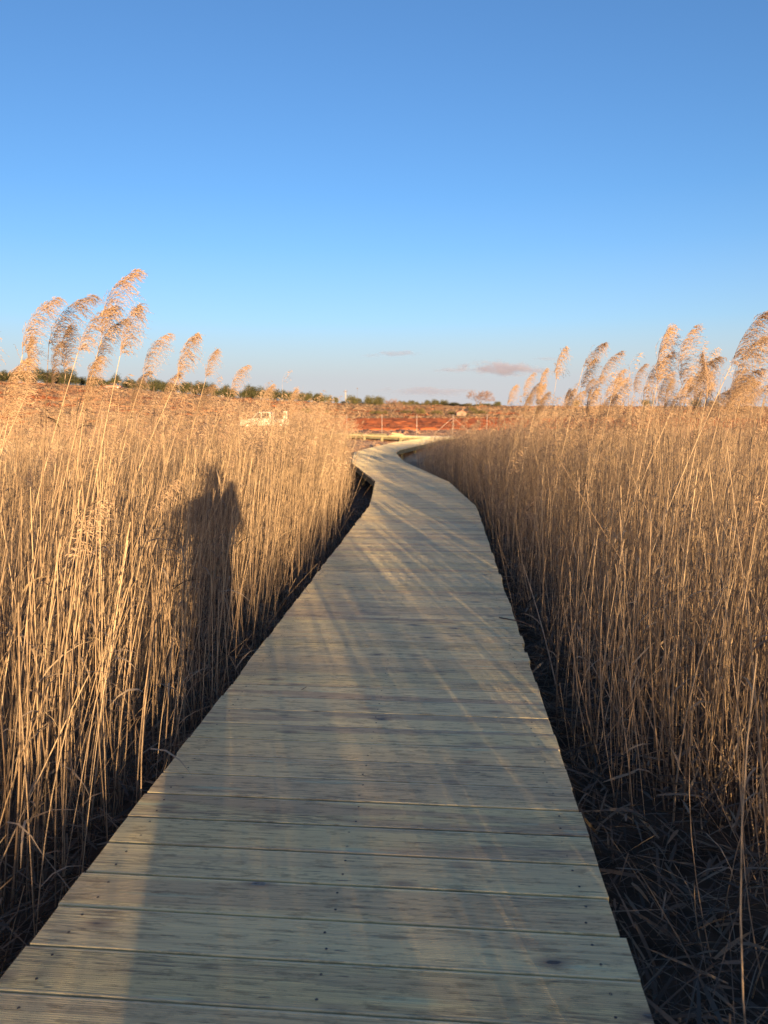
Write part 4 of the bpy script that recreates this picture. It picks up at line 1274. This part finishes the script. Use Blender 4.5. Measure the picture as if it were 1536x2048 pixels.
def build_person():
    X0, Y0 = -0.10, -0.44
    o = empty('person', (X0, Y0, 0.0))
    tag(o, 'person standing on the boardwalk holding up a phone, casting the shadow on the reeds', 'person')
    P = [(0, 0, 0.90), (0, -0.01, 1.08), (0, 0, 1.26), (0, 0.0, 1.40), (0, 0.01, 1.46), (0, 0.03, 1.54), (0, 0.04, 1.62),   # 0-6 spine, neck, head
         (-0.16, 0, 1.34), (-0.20, 0.06, 1.10), (0.0, 0.27, 1.24), (0.035, 0.335, 1.385),                                   # 7-10 left arm
         (0.16, 0, 1.34), (0.21, 0.06, 1.10), (0.15, 0.27, 1.24), (0.135, 0.335, 1.40),                                     # 11-14 right arm
         (-0.075, 0, 0.85), (-0.062, 0.02, 0.47), (-0.052, -0.01, 0.09), (-0.07, 0.12, 0.04),                               # 15-18
         (0.075, 0, 0.85), (0.062, 0.03, 0.47), (0.052, 0.0, 0.09), (0.07, 0.13, 0.04)]                                     # 19-22
    P = [(x, y, z * 0.965) for x, y, z in P]
    Ed = [(0, 1), (1, 2), (2, 3), (3, 4), (4, 5), (5, 6), (3, 7), (7, 8), (8, 9), (9, 10), (3, 11), (11, 12), (12, 13), (13, 14),
          (0, 15), (15, 16), (16, 17), (17, 18), (0, 19), (19, 20), (20, 21), (21, 22)]
    Rr = [(0.14, 0.10), (0.12, 0.09), (0.15, 0.10), (0.13, 0.085), (0.052, 0.052), (0.075, 0.085), (0.065, 0.08),
          0.06, 0.046, 0.036, 0.028, 0.06, 0.046, 0.036, 0.028, 0.085, 0.06, 0.042, 0.036, 0.085, 0.06, 0.042, 0.036]
    skin_obj('body', P, Ed, Rr, M_SKIN, o)
    # jacket and trousers over the body
    J = [P[0], P[1], P[2], P[3], P[7], P[8], P[9], P[11], P[12], P[13], (0, 0, 0.60)]
    skin_obj('jacket', J, [(0, 1), (1, 2), (2, 3), (3, 4), (4, 5), (5, 6), (3, 7), (7, 8), (8, 9), (0, 10)],
             [(0.18, 0.135), (0.165, 0.125), (0.19, 0.13), (0.155, 0.10), 0.08, 0.066, 0.05, 0.08, 0.066, 0.05, (0.19, 0.14)], M_COAT, o)
    T_ = [P[0], P[15], P[16], (P[17][0], P[17][1], 0.12), P[19], P[20], (P[21][0], P[21][1], 0.12)]
    skin_obj('trousers', T_, [(0, 1), (1, 2), (2, 3), (0, 4), (4, 5), (5, 6)], [(0.15, 0.115), 0.098, 0.072, 0.058, 0.098, 0.072, 0.058], M_JEANS, o)
    skin_obj('hair', [(0, -0.02, 1.505), (0, 0.0, 1.59), (0, 0.035, 1.635)], [(0, 1), (1, 2)], [(0.08, 0.06), (0.082, 0.085), (0.06, 0.065)], M_HAIR, o)
    for i in (17, 21):
        a = Vector(P[i]); b = Vector(P[i + 1])
        skin_obj('shoe', [a - Vector((0, 0.03, 0.045)), (a + b) / 2 - Vector((0, 0, 0.02)), b + Vector((0, 0.03, 0.0))], [(0, 1), (1, 2)], [0.045, 0.046, 0.038], M_SHOE, o, sub=1)
    # five bent fingers on each hand, closed on the phone's edges
    for s, w in ((-1, P[10]), (1, P[14])):
        for k in range(5):
            ln = (0.05, 0.072, 0.078, 0.072, 0.056)[k]
            zz = w[2] + 0.045 - 0.02 * k if k else w[2] + 0.0
            st = Vector((w[0], w[1] + 0.005, w[2] + 0.03 - 0.018 * k))
            yy = 0.03 if k else -0.015
            pts = [st, st + Vector((-s * 0.012, yy, ln * 0.45)), st + Vector((-s * 0.028, yy + 0.012, ln * 0.8)), st + Vector((-s * 0.04, yy + 0.004, ln))]
            skin_obj('finger', pts, [(0, 1), (1, 2), (2, 3)], [0.0095, 0.009, 0.008, 0.007], M_SKIN, o, sub=1)
    m = MB(); m.box((X0 + 0.085, Y0 + 0.385, 1.39), (0.074, 0.009, 0.152))
    tag(m.build('phone', M_PHONE, None, False, 0.004), 'phone held up in the hands of the person on the boardwalk', 'phone')
build_person()

# ----------------------------------------------------------------- twig and bits lying on the boards
def build_twig():
    m = MB()
    m.tube([(0.80, 4.98, 0.008), (0.93, 4.87, 0.011), (1.0, 4.76, 0.007)], [0.004, 0.004, 0.002], 5)
    tag(m.build('twig', M_BARK, None, True), 'dark thin twig lying on the boardwalk planks', 'twig')
build_twig()

# ----------------------------------------------------------------- clouds
def mat_cloud(name, dens, sx, sy, sz, seed):
    m = bpy.data.materials.new(name); m.use_nodes = True
    nt = m.node_tree; nt.nodes.clear()
    out = N(nt, 'ShaderNodeOutputMaterial')
    pv = N(nt, 'ShaderNodeVolumePrincipled')
    pv.inputs['Color'].default_value = (0.94, 0.95, 1.0, 1)
    pv.inputs['Anisotropy'].default_value = 0.35
    tc = N(nt, 'ShaderNodeTexCoord')
    ln = N(nt, 'ShaderNodeVectorMath', operation='LENGTH'); L(nt, tc.outputs['Object'], ln.inputs[0])
    mp = N(nt, 'ShaderNodeMapping'); mp.inputs['Scale'].default_value = (2.6, 1.2, 0.9); mp.inputs['Location'].default_value = (seed, seed * 1.7, 0)
    L(nt, tc.outputs['Object'], mp.inputs['Vector'])
    f = noise(nt, mp.outputs[0], 1.3, 5, 0.6)
    body = math_n(nt, 'SUBTRACT', math_n(nt, 'ADD', math_n(nt, 'MULTIPLY', f, 2.2), -0.45), ln.outputs['Value'])
    d = ramp(nt, body, [(0.0, 0.0), (0.35, 1.0)])
    L(nt, math_n(nt, 'MULTIPLY', d, dens), pv.inputs['Density'])
    L(nt, pv.outputs[0], out.inputs['Volume'])
    return m

def build_clouds():
    D = 3200.0
    for px, py, wpx, hpx, dens, seed, lab in (
            (1006, 739, 175, 27, 0.012, 1.0, 'largest cloud, a grey lens low over the reeds'),
            (905, 742, 90, 9, 0.006, 2.2, 'thin grey cloud tail beside the largest cloud'),
            (795, 710, 95, 10, 0.007, 3.4, 'thin pinkish streak of cloud higher than the others'),
            (860, 784, 210, 20, 0.003, 4.9, 'faint lilac cloud band lying just above the far trees'),
            (745, 714, 50, 8, 0.004, 5.5, 'tiny faint wisp next to the pinkish streak'),
            (1090, 721, 60, 8, 0.005, 6.1, 'small faint streak above the largest cloud')):
        x = (px - 768) / FPX * D; z = 1.45 + (815 - py) / FPX * D
        me = bpy.data.meshes.new('cloud'); bm = bmesh.new()
        bmesh.ops.create_icosphere(bm, subdivisions=3, radius=1.0)
        bm.to_mesh(me); bm.free()
        w, h = wpx / FPX * D / 2 * 1.35, hpx / FPX * D / 2 * 1.35
        me.materials.append(mat_cloud('cloud_vapour', dens, w, w, h, seed))
        o = mesh_obj('cloud', me); o.location = (x, D, z); o.scale = (w, w * 0.8, h)
        tag(o, lab, 'cloud', 'clouds low in the sky')
build_clouds()

# ----------------------------------------------------------------- light, sky, camera
w = bpy.data.worlds.new('World'); SC.world = w; w.use_nodes = True
nt = w.node_tree
bg = nt.nodes['Background']
sky = nt.nodes.new('ShaderNodeTexSky'); sky.sky_type = 'NISHITA'; sky.sun_disc = False
sky.sun_elevation = R(SUN_EL); sky.sun_rotation = R(180 + SUN_AZ_BACK)
sky.altitude = 600; sky.air_density = 1.0; sky.dust_density = 0.1; sky.ozone_density = 3.7
# pale lilac haze low in the sky opposite the setting sun
wg = N(nt, 'ShaderNodeTexCoord'); ws = N(nt, 'ShaderNodeSeparateXYZ'); L(nt, wg.outputs['Generated'], ws.inputs[0])
hz = ramp(nt, ws.outputs[2], [(0.0, 0.92), (0.037, 0.86), (0.077, 0.55), (0.111, 0.26), (0.2, 0.05), (0.26, 0.0)])
away = ramp(nt, math_n(nt, 'MULTIPLY_ADD', ws.outputs[1], 0.5, 0.5), [(0.35, 0.25), (0.7, 1.0)])
skyc = mix(nt, math_n(nt, 'MULTIPLY', hz, away), mix(nt, 1.0, sky.outputs[0], (1.05, 0.972, 1.0), 'MULTIPLY'), (2.2, 2.2, 2.42))
# warm glow added low in the unseen sky round the setting sun, warming the deck
gz = ramp(nt, ws.outputs[2], [(0.0, 0.9), (0.12, 0.8), (0.28, 0.35), (0.45, 0.0)])
tow = ramp(nt, math_n(nt, 'MULTIPLY_ADD', ws.outputs[1], -0.5, 0.5), [(0.5, 0.0), (0.9, 1.0)])
L(nt, mix(nt, math_n(nt, 'MULTIPLY', gz, tow), skyc, (8.5, 5.4, 2.9)), bg.inputs[0])
bg.inputs[1].default_value = 0.108

sd = bpy.data.lights.new('sun', 'SUN'); sd.energy = 5.0; sd.angle = R(0.53); sd.color = (1.0, 0.66, 0.33)
so = bpy.data.objects.new('sun', sd); COL.objects.link(so)
a = R(SUN_AZ_BACK); e = R(SUN_EL)
direction = Vector((math.sin(a) * math.cos(e), math.cos(a) * math.cos(e), -math.sin(e)))
so.rotation_euler = direction.to_track_quat('-Z', 'Y').to_euler()
so.location = (5, -10, 8)

cd = bpy.data.cameras.new('camera'); cam = bpy.data.objects.new('camera', cd); COL.objects.link(cam)
cam.location = (0, 0, 1.45); cam.rotation_euler = (R(90 - 8.04), 0, 0)
cd.sensor_fit = 'VERTICAL'; cd.sensor_height = 36.0; cd.lens = 26.0
cd.clip_start = 0.02; cd.clip_end = 20000
cd.dof.use_dof = True; cd.dof.focus_distance = 3.4; cd.dof.aperture_fstop = 4.0
SC.camera = cam
SC.render.resolution_x = 768; SC.render.resolution_y = 1024
SC.view_settings.view_transform = 'Standard'
SC.view_settings.look = 'None'
SC.view_settings.exposure = 1.35; SC.view_settings.gamma = 1.0
SC.cycles.use_denoising = True; SC.cycles.max_bounces = 10; SC.cycles.diffuse_bounces = 8; SC.cycles.volume_bounces = 2
SC.cycles.transparent_max_bounces = 8
